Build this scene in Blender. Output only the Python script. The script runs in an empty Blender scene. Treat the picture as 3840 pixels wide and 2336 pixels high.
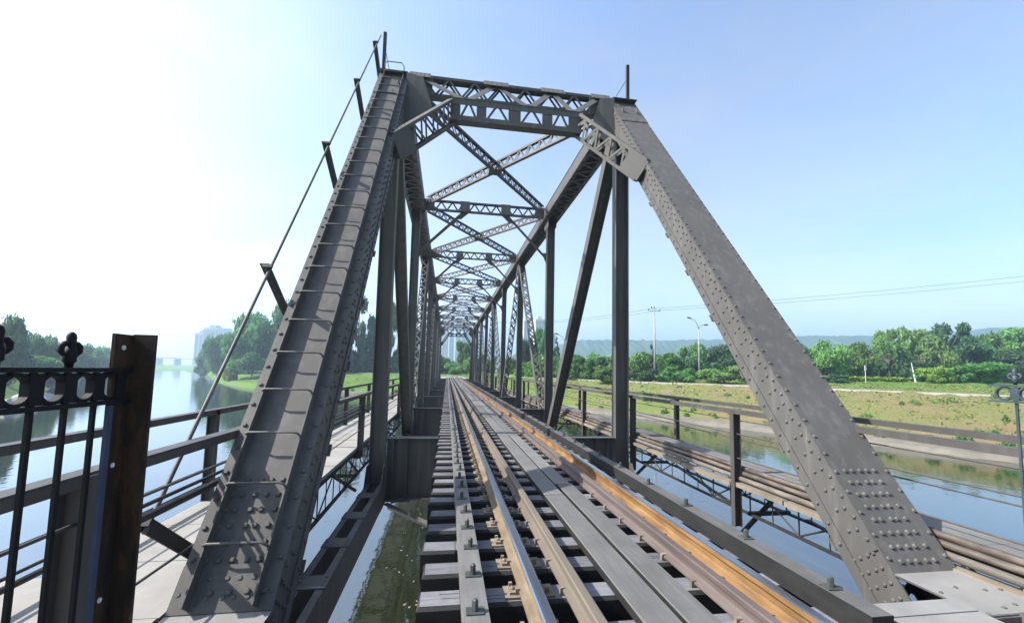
import bpy, math, random
import numpy as np
from mathutils import Vector, Matrix
random.seed(11)
rng = np.random.default_rng(5)
sc = bpy.context.scene
COL = sc.collection
V3 = lambda *a: Vector(a)

# ------------------------------------------------------------------ materials
KP = .72
def newmat(name):
    m = bpy.data.materials.new(name); m.use_nodes = True
    nt = m.node_tree; b = nt.nodes['Principled BSDF']
    return m, nt, b
def N(nt, t, **k):
    n = nt.nodes.new(t)
    for a, v in k.items(): setattr(n, a, v)
    return n
def ramp(nt, fac, stops):
    r = N(nt, 'ShaderNodeValToRGB'); e = r.color_ramp.elements
    while len(e) < len(stops): e.new(0.5)
    for i, (p, c) in enumerate(stops):
        if len(set(c)) > 1: c = tuple(v * KP for v in c)      # paint tones, masks stay
        e[i].position = p; e[i].color = (c[0], c[1], c[2], 1)
    nt.links.new(fac, r.inputs[0]); return r.outputs[0]
def coords(nt, scale, gen='Object'):
    tc = N(nt, 'ShaderNodeTexCoord'); mp = N(nt, 'ShaderNodeMapping')
    mp.inputs['Scale'].default_value = scale
    nt.links.new(tc.outputs[gen], mp.inputs[0]); return mp.outputs[0]
def worldpos(nt, scale):
    g = N(nt, 'ShaderNodeNewGeometry'); mp = N(nt, 'ShaderNodeMapping')
    mp.inputs['Scale'].default_value = scale
    nt.links.new(g.outputs['Position'], mp.inputs[0]); return mp.outputs[0]
def noise(nt, vec, sc_, det=6, rough=.6, dist=0):
    n = N(nt, 'ShaderNodeTexNoise'); n.inputs['Scale'].default_value = sc_
    n.inputs['Detail'].default_value = det; n.inputs['Roughness'].default_value = rough
    n.inputs['Distortion'].default_value = dist
    nt.links.new(vec, n.inputs['Vector']); return n.outputs['Fac']
def mixc(nt, fac, a, b):
    m = N(nt, 'ShaderNodeMix', data_type='RGBA')
    if isinstance(fac, (int, float)): m.inputs[0].default_value = fac
    else: nt.links.new(fac, m.inputs[0])
    for i, c in ((6, a), (7, b)):
        if isinstance(c, tuple): m.inputs[i].default_value = (*c, 1)
        else: nt.links.new(c, m.inputs[i])
    return m.outputs[2]
def bump(nt, b, h, strength, dist=.01):
    bp = N(nt, 'ShaderNodeBump'); bp.inputs['Strength'].default_value = strength
    bp.inputs['Distance'].default_value = dist
    nt.links.new(h, bp.inputs['Height']); nt.links.new(bp.outputs[0], b.inputs['Normal'])
def simple(name, stops, scale=3., vec=(1, 1, 1), rough=.6, bs=.3, bd=.004, det=8, metal=0, spec=.4, rv=.15):
    m, nt, b = newmat(name)
    co = worldpos(nt, vec); f = noise(nt, co, scale, det, .62)
    c = ramp(nt, f, stops); nt.links.new(c, b.inputs['Base Color'])
    b.inputs['Metallic'].default_value = metal; b.inputs['Specular IOR Level'].default_value = spec
    mr = N(nt, 'ShaderNodeMapRange'); mr.inputs[3].default_value = rough - rv; mr.inputs[4].default_value = rough + rv
    nt.links.new(f, mr.inputs[0]); nt.links.new(mr.outputs[0], b.inputs['Roughness'])
    if bs:
        f2 = noise(nt, co, scale * 9, 4, .6); bump(nt, b, f2, bs, bd)
    return m
M = {}
def steel(name, base, dust):
    m, nt, b = newmat(name)
    co = worldpos(nt, (1, 1, 1))
    big = noise(nt, co, 1.1, 5, .6); small = noise(nt, co, 14, 8, .7)
    streak = noise(nt, worldpos(nt, (9, 9, .6)), 1.0, 5, .6)
    c1 = ramp(nt, big, [(.3, tuple(v * .88 for v in base)), (.5, base), (.7, tuple(v * 1.1 for v in base))])
    f = ramp(nt, streak, [(.5, (0, 0, 0)), (.75, (.5, .5, .5))])
    c2 = mixc(nt, f, c1, dust)
    g = ramp(nt, small, [(.70, (0, 0, 0)), (.80, (.4, .4, .4))])
    c3 = mixc(nt, g, c2, tuple(v * .55 for v in base))
    rust = ramp(nt, noise(nt, worldpos(nt, (2.2, 2.2, .8)), 2.3, 11, .78), [(.64, (0, 0, 0)), (.72, (.4, .4, .4))])
    c4 = mixc(nt, rust, c3, (.09, .05, .03))
    nt.links.new(c4, b.inputs['Base Color'])
    b.inputs['Specular IOR Level'].default_value = .22
    mr = N(nt, 'ShaderNodeMapRange'); mr.inputs[3].default_value = .42; mr.inputs[4].default_value = .68
    nt.links.new(small, mr.inputs[0]); nt.links.new(mr.outputs[0], b.inputs['Roughness'])
    bump(nt, b, big, .25, .02)
    return m
M['steel'] = steel('steel_paint', (.100, .096, .090), (.145, .138, .128))
M['dark_steel'] = steel('dark_steel_paint', (.032, .031, .030), (.05, .048, .045))
M['rail_paint'] = steel('railing_paint', (.075, .069, .065), (.11, .10, .09))
M['iron'] = simple('black_iron', [(.3, (.006, .0065, .008)), (.62, (.011, .012, .015)), (.8, (.03, .026, .022))], 9, rough=.65, spec=.15)
M['green_iron'] = simple('green_iron', [(.3, (.025, .04, .045)), (.7, (.05, .075, .08))], 9, rough=.5)
M['rusty_angle'] = simple('rusty_angle_iron', [(.32, (.012, .010, .009)), (.5, (.028, .019, .013)), (.58, (.058, .031, .017)), (.64, (.028, .019, .014)), (.72, (.16, .12, .06))], 13, vec=(1, 1, .4), rough=.8, bs=.6, spec=.2)
M['blue_paint'] = simple('blue_paint', [(.3, (.018, .03, .065)), (.7, (.03, .05, .11))], 8, rough=.55)
M['rail_rust'] = simple('orange_rail_rust', [(.34, (.145, .08, .035)), (.5, (.225, .125, .048)), (.66, (.29, .17, .07))], 3.6, vec=(2.5, .8, 2.5), rough=.62, bs=.25, spec=.3)
M['rail_tan'] = simple('tan_rail_rust', [(.34, (.13, .10, .068)), (.5, (.19, .143, .092)), (.66, (.235, .19, .135))], 3.6, vec=(2.5, .8, 2.5), rough=.62, bs=.25, spec=.3)
M['rail_head'] = simple('polished_rail_head', [(.3, (.45, .46, .5)), (.7, (.62, .63, .66))], 3, vec=(8, .2, 8), rough=.24, bs=0, metal=1, rv=.08)
M['guard_rust'] = simple('mauve_guard_rust', [(.25, (.075, .055, .05)), (.5, (.12, .095, .086)), (.75, (.165, .135, .122))], 2.5, vec=(2, .4, 2), rough=.68, bs=.3, spec=.25)
M['guard_tan'] = simple('grey_tan_guard_rail', [(.25, (.11, .092, .074)), (.55, (.16, .134, .107)), (.68, (.20, .135, .07))], 2.2, vec=(2, .4, 2), rough=.7, bs=.25, spec=.25)
M['fastener'] = simple('rusty_fastener', [(.3, (.12, .095, .07)), (.7, (.30, .245, .185))], 11, rough=.7)
M['bolt'] = simple('grimy_bolt', [(.3, (.03, .032, .03)), (.7, (.07, .08, .075))], 11, rough=.55)
def wood(name, a, b_, grain=(14, 1, 14), dark=None, rough=.75):
    m, nt, b = newmat(name)
    oi = N(nt, 'ShaderNodeObjectInfo')
    co = worldpos(nt, grain)
    g = noise(nt, co, 2.2, 9, .68, .4); p = noise(nt, worldpos(nt, (1, 1, 1)), 2.6, 6, .6)
    c = ramp(nt, g, [(.3, a), (.7, b_)])
    st = ramp(nt, p, [(.47, (0, 0, 0)), (.56, (.45, .45, .45)), (.72, (.8, .8, .8))])
    c = mixc(nt, st, c, dark or tuple(v * .5 for v in a))
    hv = N(nt, 'ShaderNodeHueSaturation'); mr = N(nt, 'ShaderNodeMapRange')
    mr.inputs[3].default_value = .78; mr.inputs[4].default_value = 1.22
    nt.links.new(oi.outputs['Random'], mr.inputs[0]); nt.links.new(mr.outputs[0], hv.inputs['Value'])
    nt.links.new(c, hv.inputs['Color']); nt.links.new(hv.outputs[0], b.inputs['Base Color'])
    b.inputs['Roughness'].default_value = rough; b.inputs['Specular IOR Level'].default_value = .3
    bump(nt, b, g, .5, .006)
    return m
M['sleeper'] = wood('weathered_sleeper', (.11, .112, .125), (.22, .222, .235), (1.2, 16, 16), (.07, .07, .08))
M['plank'] = wood('grey_plank', (.12, .117, .113), (.185, .181, .175), (16, .8, 16), (.085, .082, .078))
M['tar_shade_wood'] = wood('tar_and_shade_timber', (.011, .0112, .011), (.024, .0242, .024), (14, .8, 14), (.02, .021, .019))  # tar of the guard timbers; on sleeper sides also painted shade
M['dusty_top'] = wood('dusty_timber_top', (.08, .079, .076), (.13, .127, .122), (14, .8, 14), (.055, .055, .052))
M['edge_board'] = wood('weathered_edge_board', (.18, .15, .115), (.27, .235, .185), (12, .8, 12), (.11, .085, .06))
M['concrete'] = simple('pale_concrete', [(.3, (.25, .24, .22)), (.55, (.31, .298, .275)), (.75, (.34, .33, .305))], 2.2, rough=.85, bs=.3, spec=.25)
M['slab'] = simple('light_grey_plate', [(.3, (.20, .195, .186)), (.55, (.245, .24, .23)), (.75, (.28, .274, .263))], 3.2, rough=.7, bs=.2, spec=.3)
M['pipe'] = simple('brown_pipe', [(.32, (.05, .037, .03)), (.5, (.105, .083, .066)), (.68, (.19, .16, .13))], 4, vec=(3, .8, 3), rough=.65, bs=.3)
M['pale_pipe'] = simple('pale_pipe', [(.32, (.08, .068, .056)), (.5, (.135, .118, .098)), (.68, (.21, .185, .155))], 4, vec=(3, .8, 3), rough=.7, bs=.3)
M['ballast'] = simple('ballast', [(.3, (.12, .11, .10)), (.5, (.28, .26, .23)), (.7, (.42, .39, .35))], 9, rough=.95, bs=.8, bd=.05)
M['road'] = simple('road_surface', [(.3, (.22, .20, .17)), (.7, (.30, .28, .24))], 2, rough=.9)
M['kerb'] = simple('kerb_stone', [(.3, (.28, .265, .24)), (.7, (.38, .36, .33))], 2, rough=.9)
M['revet'] = simple('revetment_concrete', [(.25, (.085, .08, .062)), (.5, (.15, .135, .11)), (.75, (.215, .19, .155))], .5, rough=.9, bs=.3)
M['pole'] = simple('pale_pole', [(.3, (.26, .26, .265)), (.7, (.36, .36, .365))], 2, rough=.5)
M['wire'] = simple('dark_wire', [(.3, (.03, .03, .035)), (.7, (.05, .05, .055))], 2, rough=.6)
M['white'] = simple('white_paint', [(.3, (.7, .7, .68)), (.7, (.8, .8, .78))], 2, rough=.6)
M['rock'] = simple('grey_rock', [(.3, (.22, .22, .22)), (.7, (.45, .44, .43))], 1.5, rough=.9, bs=.6, bd=.05)

# foliage
def foliage(name, dark, light):
    m, nt, b = newmat(name)
    oi = N(nt, 'ShaderNodeObjectInfo')
    g = N(nt, 'ShaderNodeNewGeometry')
    n1 = noise(nt, worldpos(nt, (1, 1, 1)), .55, 4, .6)
    a = N(nt, 'ShaderNodeMath', operation='ADD'); nt.links.new(n1, a.inputs[0]); nt.links.new(g.outputs['Random Per Island'], a.inputs[1])
    h = N(nt, 'ShaderNodeMath', operation='MULTIPLY'); nt.links.new(a.outputs[0], h.inputs[0]); h.inputs[1].default_value = .5
    c = ramp(nt, h.outputs[0], [(.25, dark), (.75, light)])
    hs = N(nt, 'ShaderNodeHueSaturation')
    mr = N(nt, 'ShaderNodeMapRange'); mr.inputs[3].default_value = .475; mr.inputs[4].default_value = .52
    nt.links.new(oi.outputs['Random'], mr.inputs[0]); nt.links.new(mr.outputs[0], hs.inputs['Hue'])
    mr2 = N(nt, 'ShaderNodeMapRange'); mr2.inputs[3].default_value = .8; mr2.inputs[4].default_value = 1.25
    nt.links.new(oi.outputs['Random'], mr2.inputs[0]); nt.links.new(mr2.outputs[0], hs.inputs['Value'])
    nt.links.new(c, hs.inputs['Color']); nt.links.new(hs.outputs[0], b.inputs['Base Color'])
    b.inputs['Roughness'].default_value = .6; b.inputs['Specular IOR Level'].default_value = .25
    tr = N(nt, 'ShaderNodeBsdfTranslucent'); nt.links.new(hs.outputs[0], tr.inputs[0])
    mx = N(nt, 'ShaderNodeMixShader'); mx.inputs[0].default_value = .40
    nt.links.new(b.outputs[0], mx.inputs[1]); nt.links.new(tr.outputs[0], mx.inputs[2])
    nt.links.new(mx.outputs[0], nt.nodes['Material Output'].inputs['Surface'])
    return m
M['leaf'] = foliage('leaf_green', (.055, .145, .03), (.15, .33, .07))
M['leaf_light'] = foliage('leaf_light_green', (.095, .215, .045), (.23, .42, .12))
M['leaf_dark'] = foliage('leaf_dark_green', (.034, .09, .038), (.085, .185, .07))
M['leaf_yellow'] = foliage('leaf_yellow_green', (.14, .25, .03), (.28, .42, .07))
M['blade'] = foliage('grass_blade', (.13, .165, .045), (.27, .29, .10))
M['bark'] = simple('bark', [(.3, (.06, .05, .04)), (.7, (.14, .12, .10))], 4, rough=.9)

# ground: grass, dry grass, lawn
def ground_mat():
    m, nt, b = newmat('bank_grass')
    g = N(nt, 'ShaderNodeNewGeometry'); sp = N(nt, 'ShaderNodeSeparateXYZ'); nt.links.new(g.outputs['Position'], sp.inputs[0])
    w1 = worldpos(nt, (1, 1, 1))
    big = noise(nt, w1, .11, 4, .55); mid = noise(nt, w1, .7, 6, .65); fine = noise(nt, w1, 5.5, 8, .75)
    lush = ramp(nt, fine, [(.3, (.06, .13, .018)), (.55, (.13, .235, .035)), (.75, (.21, .31, .06))])
    dry = ramp(nt, fine, [(.3, (.11, .105, .04)), (.52, (.215, .20, .08)), (.75, (.32, .285, .13))])
    earth = ramp(nt, mid, [(.3, (.19, .135, .075)), (.7, (.29, .22, .125))])
    # dryness grows towards +x
    mr = N(nt, 'ShaderNodeMapRange'); mr.inputs[1].default_value = 4; mr.inputs[2].default_value = 34
    nt.links.new(sp.outputs[0], mr.inputs[0])
    ad = N(nt, 'ShaderNodeMath', operation='ADD'); nt.links.new(mr.outputs[0], ad.inputs[0])
    sb = N(nt, 'ShaderNodeMath', operation='MULTIPLY_ADD'); nt.links.new(mid, sb.inputs[0]); sb.inputs[1].default_value = 1.6; sb.inputs[2].default_value = -.95
    nt.links.new(sb.outputs[0], ad.inputs[1]); ad.use_clamp = True
    c = mixc(nt, ad.outputs[0], lush, dry)
    mm = N(nt, 'ShaderNodeMath', operation='MULTIPLY'); nt.links.new(mr.outputs[0], mm.inputs[0])
    e = ramp(nt, big, [(.50, (0, 0, 0)), (.64, (.8, .8, .8))]); nt.links.new(e, mm.inputs[1])
    c = mixc(nt, mm.outputs[0], c, earth)
    # plateau lawn
    lz = N(nt, 'ShaderNodeMapRange'); lz.inputs[1].default_value = .05; lz.inputs[2].default_value = .3
    nt.links.new(sp.outputs[2], lz.inputs[0])
    c = mixc(nt, lz.outputs[0], c, lush)
    # mud under water
    mz = N(nt, 'ShaderNodeMapRange'); mz.inputs[1].default_value = -4.3; mz.inputs[2].default_value = -3.9
    nt.links.new(sp.outputs[2], mz.inputs[0])
    c = mixc(nt, mz.outputs[0], (.06, .055, .035), c)
    nt.links.new(c, b.inputs['Base Color']); b.inputs['Roughness'].default_value = .95
    b.inputs['Specular IOR Level'].default_value = .15
    bump(nt, b, fine, .8, .25)
    return m
M['ground'] = ground_mat()
def water_mat():
    m, nt, b = newmat('river_water')
    w = worldpos(nt, (1, 1, 1))
    b.inputs['Base Color'].default_value = (.013, .017, .007, 1); b.inputs['Roughness'].default_value = .35
    b.inputs['Specular IOR Level'].default_value = 0.
    gl = N(nt, 'ShaderNodeBsdfGlossy'); gl.inputs['Roughness'].default_value = .02
    gl.inputs['Color'].default_value = (.93, .96, 1, 1)
    lw = N(nt, 'ShaderNodeFresnel'); lw.inputs['IOR'].default_value = 1.33
    mr = N(nt, 'ShaderNodeMapRange'); mr.inputs[1].default_value = .02; mr.inputs[2].default_value = 1; mr.inputs[3].default_value = .27; mr.inputs[4].default_value = 1
    nt.links.new(lw.outputs[0], mr.inputs[0])
    mx = N(nt, 'ShaderNodeMixShader'); nt.links.new(mr.outputs[0], mx.inputs[0])
    nt.links.new(b.outputs[0], mx.inputs[1]); nt.links.new(gl.outputs[0], mx.inputs[2])
    nt.links.new(mx.outputs[0], nt.nodes['Material Output'].inputs['Surface'])
    n1 = noise(nt, w, 1.7, 4, .55); n2 = noise(nt, w, .06, 3, .5)
    mu = N(nt, 'ShaderNodeMath', operation='MULTIPLY'); nt.links.new(n1, mu.inputs[0]); nt.links.new(n2, mu.inputs[1])
    bp = N(nt, 'ShaderNodeBump'); bp.inputs['Strength'].default_value = .16; bp.inputs['Distance'].default_value = .12
    nt.links.new(mu.outputs[0], bp.inputs['Height'])
    nt.links.new(bp.outputs[0], gl.inputs['Normal'])
    return m
M['water'] = water_mat()
def tower_mat(name, wall, glass):
    m, nt, b = newmat(name)
    b.inputs['Base Color'].default_value = (*wall, 1); b.inputs['Roughness'].default_value = .8
    return m
M['tower'] = simple('tower_wall', [(.3, (.50, .50, .52)), (.7, (.6, .6, .61))], .05, rough=.8, bs=0)
M['window'] = simple('window_glass', [(.3, (.22, .24, .27)), (.7, (.3, .32, .35))], .2, rough=.3, bs=0)
def strip_mat():
    m, nt, b = newmat('glazed_strip'); wv = N(nt, 'ShaderNodeTexWave', wave_type='BANDS', bands_direction='Z')
    wv.inputs['Scale'].default_value = .5 / 3.1 * 2 * .314 * 10 / 3.14; nt.links.new(worldpos(nt, (1, 1, 1)), wv.inputs['Vector'])
    nt.links.new(ramp(nt, wv.outputs[0], [(.4, (.14, .16, .19)), (.6, (.42, .42, .43))]), b.inputs['Base Color']); b.inputs['Roughness'].default_value = .5; return m
M['strip'] = strip_mat()
M['hill'] = simple('wooded_hill', [(.35, (.022, .052, .034)), (.65, (.055, .105, .06))], .03, rough=.95, bs=0)

# ------------------------------------------------------------------ mesh builder
class MB:
    def __init__(s): s.v = []; s.f = []; s.m = []
    def add(s, vs, fs, mi=0):
        o = len(s.v); s.v += [tuple(v) for v in vs]
        s.f += [tuple(i + o for i in f) for f in fs]; s.m += [mi] * len(fs)
    def hexa(s, p, mi=0, top=None):      # 8 corners: bottom 4, top 4
        s.add(p, [(3, 2, 1, 0), (0, 1, 5, 4), (1, 2, 6, 5), (2, 3, 7, 6), (3, 0, 4, 7)], mi)
        s.add(p[4:], [(0, 1, 2, 3)], mi if top is None else top)
    def box(s, x0, x1, y0, y1, z0, z1, mi=0, top=None):
        s.hexa([(x0, y0, z0), (x1, y0, z0), (x1, y1, z0), (x0, y1, z0), (x0, y0, z1), (x1, y0, z1), (x1, y1, z1), (x0, y1, z1)], mi, top)
    def frame(s, P, Q, up):
        a = (Q - P).normalized(); sd = a.cross(up)
        if sd.length < 1e-6: sd = a.cross(V3(0, 1, 0))
        sd.normalize(); u = sd.cross(a); return a, sd, u
    def bar(s, P, Q, w, h, up=V3(0, 0, 1), os=0., ou=0., mi=0):
        P, Q = Vector(P), Vector(Q); a, sd, u = s.frame(P, Q, Vector(up))
        o = sd * os + u * ou; c = []
        for R in (-h / 2, h / 2):
            c += [P + o - sd * w / 2 + u * R, P + o + sd * w / 2 + u * R, Q + o + sd * w / 2 + u * R, Q + o - sd * w / 2 + u * R]
        s.hexa(c, mi)
    def prism(s, prof, P, Q, up=V3(0, 0, 1), mis=None):    # prof list of (side, up)
        P, Q = Vector(P), Vector(Q); a, sd, u = s.frame(P, Q, Vector(up)); n = len(prof)
        vs = [P + sd * x + u * y for x, y in prof] + [Q + sd * x + u * y for x, y in prof]
        for i in range(n):
            j = (i + 1) % n
            s.add([vs[i], vs[j], vs[n + j], vs[n + i]], [(0, 1, 2, 3)], mis[i] if mis else 0)
        s.add(vs[:n], [tuple(range(n - 1, -1, -1))]); s.add(vs[n:], [tuple(range(n))])
    def tube(s, pts, r, n=8, closed=False):
        pts = [Vector(p) for p in pts]; R = r if isinstance(r, (list, tuple)) else [r] * len(pts); rings = []
        for i, p in enumerate(pts):
            if closed: t = (pts[(i + 1) % len(pts)] - pts[i - 1])
            else: t = pts[min(i + 1, len(pts) - 1)] - pts[max(i - 1, 0)]
            t.normalize(); h = V3(0, 0, 1) if abs(t.z) < .9 else V3(1, 0, 0)
            if i and not closed:
                h = ph - t * ph.dot(t)
                if h.length < 1e-5: h = V3(1, 0, 0)
            sd = t.cross(h).normalized(); u = sd.cross(t).normalized(); ph = u
            rings.append([p + (sd * math.cos(k * 2 * math.pi / n) + u * math.sin(k * 2 * math.pi / n)) * R[i] for k in range(n)])
        o = [v for r_ in rings for v in r_]; L = len(pts); f = []
        for i in range(L if closed else L - 1):
            j = (i + 1) % L
            for k in range(n): f.append((i * n + k, i * n + (k + 1) % n, j * n + (k + 1) % n, j * n + k))
        if not closed: f += [tuple(range(n - 1, -1, -1)), tuple((L - 1) * n + k for k in range(n))]
        s.add(o, f)
    def dome(s, P, nrm, r, n=7):
        P = Vector(P); nrm = Vector(nrm).normalized(); h = V3(0, 0, 1) if abs(nrm.z) < .9 else V3(1, 0, 0)
        e = nrm.cross(h).normalized(); g = nrm.cross(e); vs = []
        for rr, hh in ((1, -.1), (.95, .4), (.58, .78)):
            vs += [P + (e * math.cos(k * 2 * math.pi / n) + g * math.sin(k * 2 * math.pi / n)) * r * rr + nrm * r * hh for k in range(n)]
        f = []
        for q in range(2):
            for k in range(n): f.append((q * n + k, q * n + (k + 1) % n, (q + 1) * n + (k + 1) % n, (q + 1) * n + k))
        f.append(tuple(2 * n + k for k in range(n))); s.add(vs, f)
    def zigzag(s, P, Q, up, h, pitch, w=.055, t=.012, os=0., double=False):
        P, Q = Vector(P), Vector(Q); a, sd, u = s.frame(P, Q, Vector(up)); L = (Q - P).length
        n = max(1, round(L / pitch)); st = L / n; o = sd * os
        for i in range(n):
            A = P + a * st * i + o; m = P + a * st * (i + .5) + o; B = P + a * st * (i + 1) + o
            s.bar(A - u * h / 2, m + u * h / 2, w, t, sd); s.bar(m + u * h / 2, B - u * h / 2, w, t, sd, ou=.0025)
            if double:
                s.bar(A + u * h / 2, m - u * h / 2, w, t, sd, ou=t + .003); s.bar(m - u * h / 2, B + u * h / 2, w, t, sd, ou=t + .006)
    def build(s, name, mats, parent=None, smooth=False):
        me = bpy.data.meshes.new(name); off = Vector((0, 0, 0))
        if parent is not None:
            off = Vector(parent.location); q = parent.parent
            while q is not None: off += Vector(q.location); q = q.parent
        me.from_pydata([(v[0] - off.x, v[1] - off.y, v[2] - off.z) for v in s.v], [], s.f)
        if not isinstance(mats, (list, tuple)): mats = [mats]
        for m in mats: me.materials.append(m)
        me.polygons.foreach_set('material_index', s.m)
        if smooth: me.polygons.foreach_set('use_smooth', [True] * len(s.f))
        me.update()
        o = bpy.data.objects.new(name, me); COL.objects.link(o)
        if parent is not None: o.parent = parent
        return o
def tag(o, label, cat, group=None):
    o['label'] = label; o['category'] = cat
    if group: o['group'] = group
    return o
def struct(o, kind='structure'): o['kind'] = kind; return o
def empty(name, loc, label, cat, group=None):
    o = bpy.data.objects.new(name, None); o.location = loc; o.empty_display_size = .2; COL.objects.link(o)
    return tag(o, label, cat, group)
def copy_tree(o, parent=None):
    c = o.copy(); COL.objects.link(c)
    if parent is not None: c.parent = parent
    for ch in list(o.children): copy_tree(ch, c)
    return c

# ------------------------------------------------------------------ bridge constants (metres; z=0 is the rail head)
TX, T, PN, Y0, NP = .0275, 2.8454, 7.5, 2.448, 10
ZT, ZB, D, W2, HW = 8.0696, -1.784, .4237, .1675, .334
YE = Y0 + PN * NP
yk = lambda k: Y0 + PN * k
bridge = empty('steel_truss_bridge', (TX, 40, -4.2), 'long dark grey riveted steel railway truss bridge over the river', 'bridge')
S = M['steel']; UP = V3(0, 0, 1)

def lattice(mb, P, Q, h, wd, pitch, up=UP, planes=2, fl=.022):
    P, Q = Vector(P), Vector(Q); a, sd, u = mb.frame(P, Q, up)
    for sg in (-1, 1):
        mb.bar(P, Q, wd, fl, up, ou=sg * h / 2)                       # flange plate
        for q in (-1, 1): mb.bar(P, Q, .012, .04, up, os=q * (wd / 2 - .008), ou=sg * (h / 2 - .032))
    if planes == 2:
        for q in (-1, 1): mb.zigzag(P, Q, up, h - .06, pitch, .05, .01, os=q * (wd / 2 - .022))
    else: mb.zigzag(P, Q, up, h - .06, pitch, .06, .012)

# ---- end posts: riveted boxes leaning from the bearings to the hips
def end_post(side, near):
    x = TX + side * T; sgn = 1 if near else -1
    ya = Y0 if near else YE; yb = yk(1) if near else yk(NP - 1)
    A = V3(x, ya, ZB); B = V3(x, yb, ZT); t = (B - A).normalized(); L = (B - A).length
    n = V3(0, -t.z * sgn, abs(t.y)); ex = V3(1, 0, 0)
    P = lambda lx, s, ln: A + ex * lx + t * s + n * ln
    mb = MB()
    def slab(x0, x1, s0, s1, n0, n1):
        mb.hexa([P(x0, s0, n0), P(x1, s0, n0), P(x1, s1, n0), P(x0, s1, n0), P(x0, s0, n1), P(x1, s0, n1), P(x1, s1, n1), P(x0, s1, n1)])
    h = D / 2; s0 = 1.64; s1 = L + .12
    slab(-HW, HW, s0, s1, h - .014, h)                         # cover plate
    for q in (-1, 1):
        slab(q * (HW - .024) - .008, q * (HW - .024) + .008, .3, s1, -h, h - .0145)   # side plates
        slab(q * (HW - .008) - .008, q * (HW - .008) + .008, s0 + .2, s1 - .6, h - .125, h - .016)   # angle legs
        slab(q * (HW - .008) - .0082, q * (HW - .008) + .0078, .5, s1 - .6, -h - .003, -h + .1)
        slab(min(q * (HW + .001), q * (HW - .12)), max(q * (HW + .001), q * (HW - .12)), .5, s1 - .6, -h - .014, -h - .0035)  # bottom flange
    s = .6
    while s < L - 1:                                           # lacing under the box
        mb.bar(P(-HW + .03, s, -h - .022), P(HW - .03, s + .35, -h - .022), .06, .012, n)
        mb.bar(P(HW - .03, s + .35, -h - .036), P(-HW + .03, s + .7, -h - .036), .06, .012, n); s += .7
    if near:
        # rivets
        inn = -1 if side > 0 else 1
        for q in (-1, 1):
            step = .2; s = s0 + .12
            while s < L - 1.1:
                mb.dome(P(q * (HW - .035), s, h), n, .021); s += step if side > 0 else .22
        s = s0 + .3
        rows = ((.165, 0), (.10, .5), (-.03, .25), (-.165, 0))
        xs = inn * (HW + .0005); nn = ex * inn
        while s < L - .6:
            mb.dome(P(xs, s, h - .055), nn, .021); mb.dome(P(xs, s + .1, h - .10), nn, .021)
            mb.dome(P(xs, s + .05, -h + .05), nn, .021)
            mb.dome(P(inn * (HW - .016), s + .12, -.0), nn, .021) if s < L - 2 else None
            s += .2
        s = .75
        while s < s0 + .3:
            for ln in (-.12, -.04, .05, .12): mb.dome(P(inn * (HW - .016), s, ln), nn, .021)
            s += .12
        s = .9
        while s < L - 1.2:
            a_, b_ = sorted((inn * (HW - .02), inn * (HW + .024))); slab(a_, b_, s, s + .12, -h - .034, -h - .0145); s += 1.05
        # rivet field of the splice at the foot
        for i in range(8):
            for xx in (-.2, -.12, -.02, .06, .15):
                jx = random.uniform(-.012, .012)
                mb.dome(P(xx + jx, s0 + .09 + i * .12, h), n, .024)
        if side < 0:
            slab(-HW + .001, HW - .001, s0 + .0, s0 + .3, h + .0005, h + .012)
            for xx in (-.22, -.1, .02, .14, .25): mb.dome(P(xx, s0 + .12, h + .012), n, .024)
        slab(-HW - .001, HW + .001, L - 1.12, L + .10, h + .0005, h + .014)   # hip splice plate
        for q in (-.22, -.08, .06, .2): slab(q - .008, q + .008, L - 1.08, L - .86, h + .0145, h + .022)
        for q in (-.17, .12): slab(q - .008, q + .008, L - .5, L - .12, h + .0145, h + .022)
        # cover plate folds down flat towards the abutment
        F = P(0, s0, h); zf = F.z
        mb.box(x - HW, x + HW, .6, F.y + .004, zf - .016, zf)
        for yy in np.arange(.8, F.y - .1, .27):
            for xx in (-.26, -.1, .09, .26):
                mb.dome((x + xx + random.uniform(-.05, .05), yy + random.uniform(-.06, .06), zf), UP, .016)
        # gusset that carries the post down to the bottom chord
        for q in (-1, 1):
            mb.prism([(-a_, b_) for a_, b_ in ((Y0 - 1.2, ZB - .35), (Y0 + 1.6, ZB - .35), (Y0 + 1.9, ZB + .35), (Y0 + 1.15, ZB + 1.0), (F.y - .28, zf - .25), (Y0 - .2, zf - .25), (Y0 - 1.2, ZB + .8))],
                     V3(x + q * (HW - .05) - .007, 0, 0), V3(x + q * (HW - .05) + .007, 0, 0))
    o = mb.build('end_post', [M['steel'], M['slab']], bridge)
    if near:
        # horizontal plate faces carry dust
        for p_ in o.data.polygons:
            if p_.normal.z > .99 and p_.area > .3: p_.material_index = 1
    return P, L, h
PL, LEN, HH = end_post(-1, True)
PR, _, _ = end_post(1, True)
end_post(-1, False); end_post(1, False)

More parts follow.
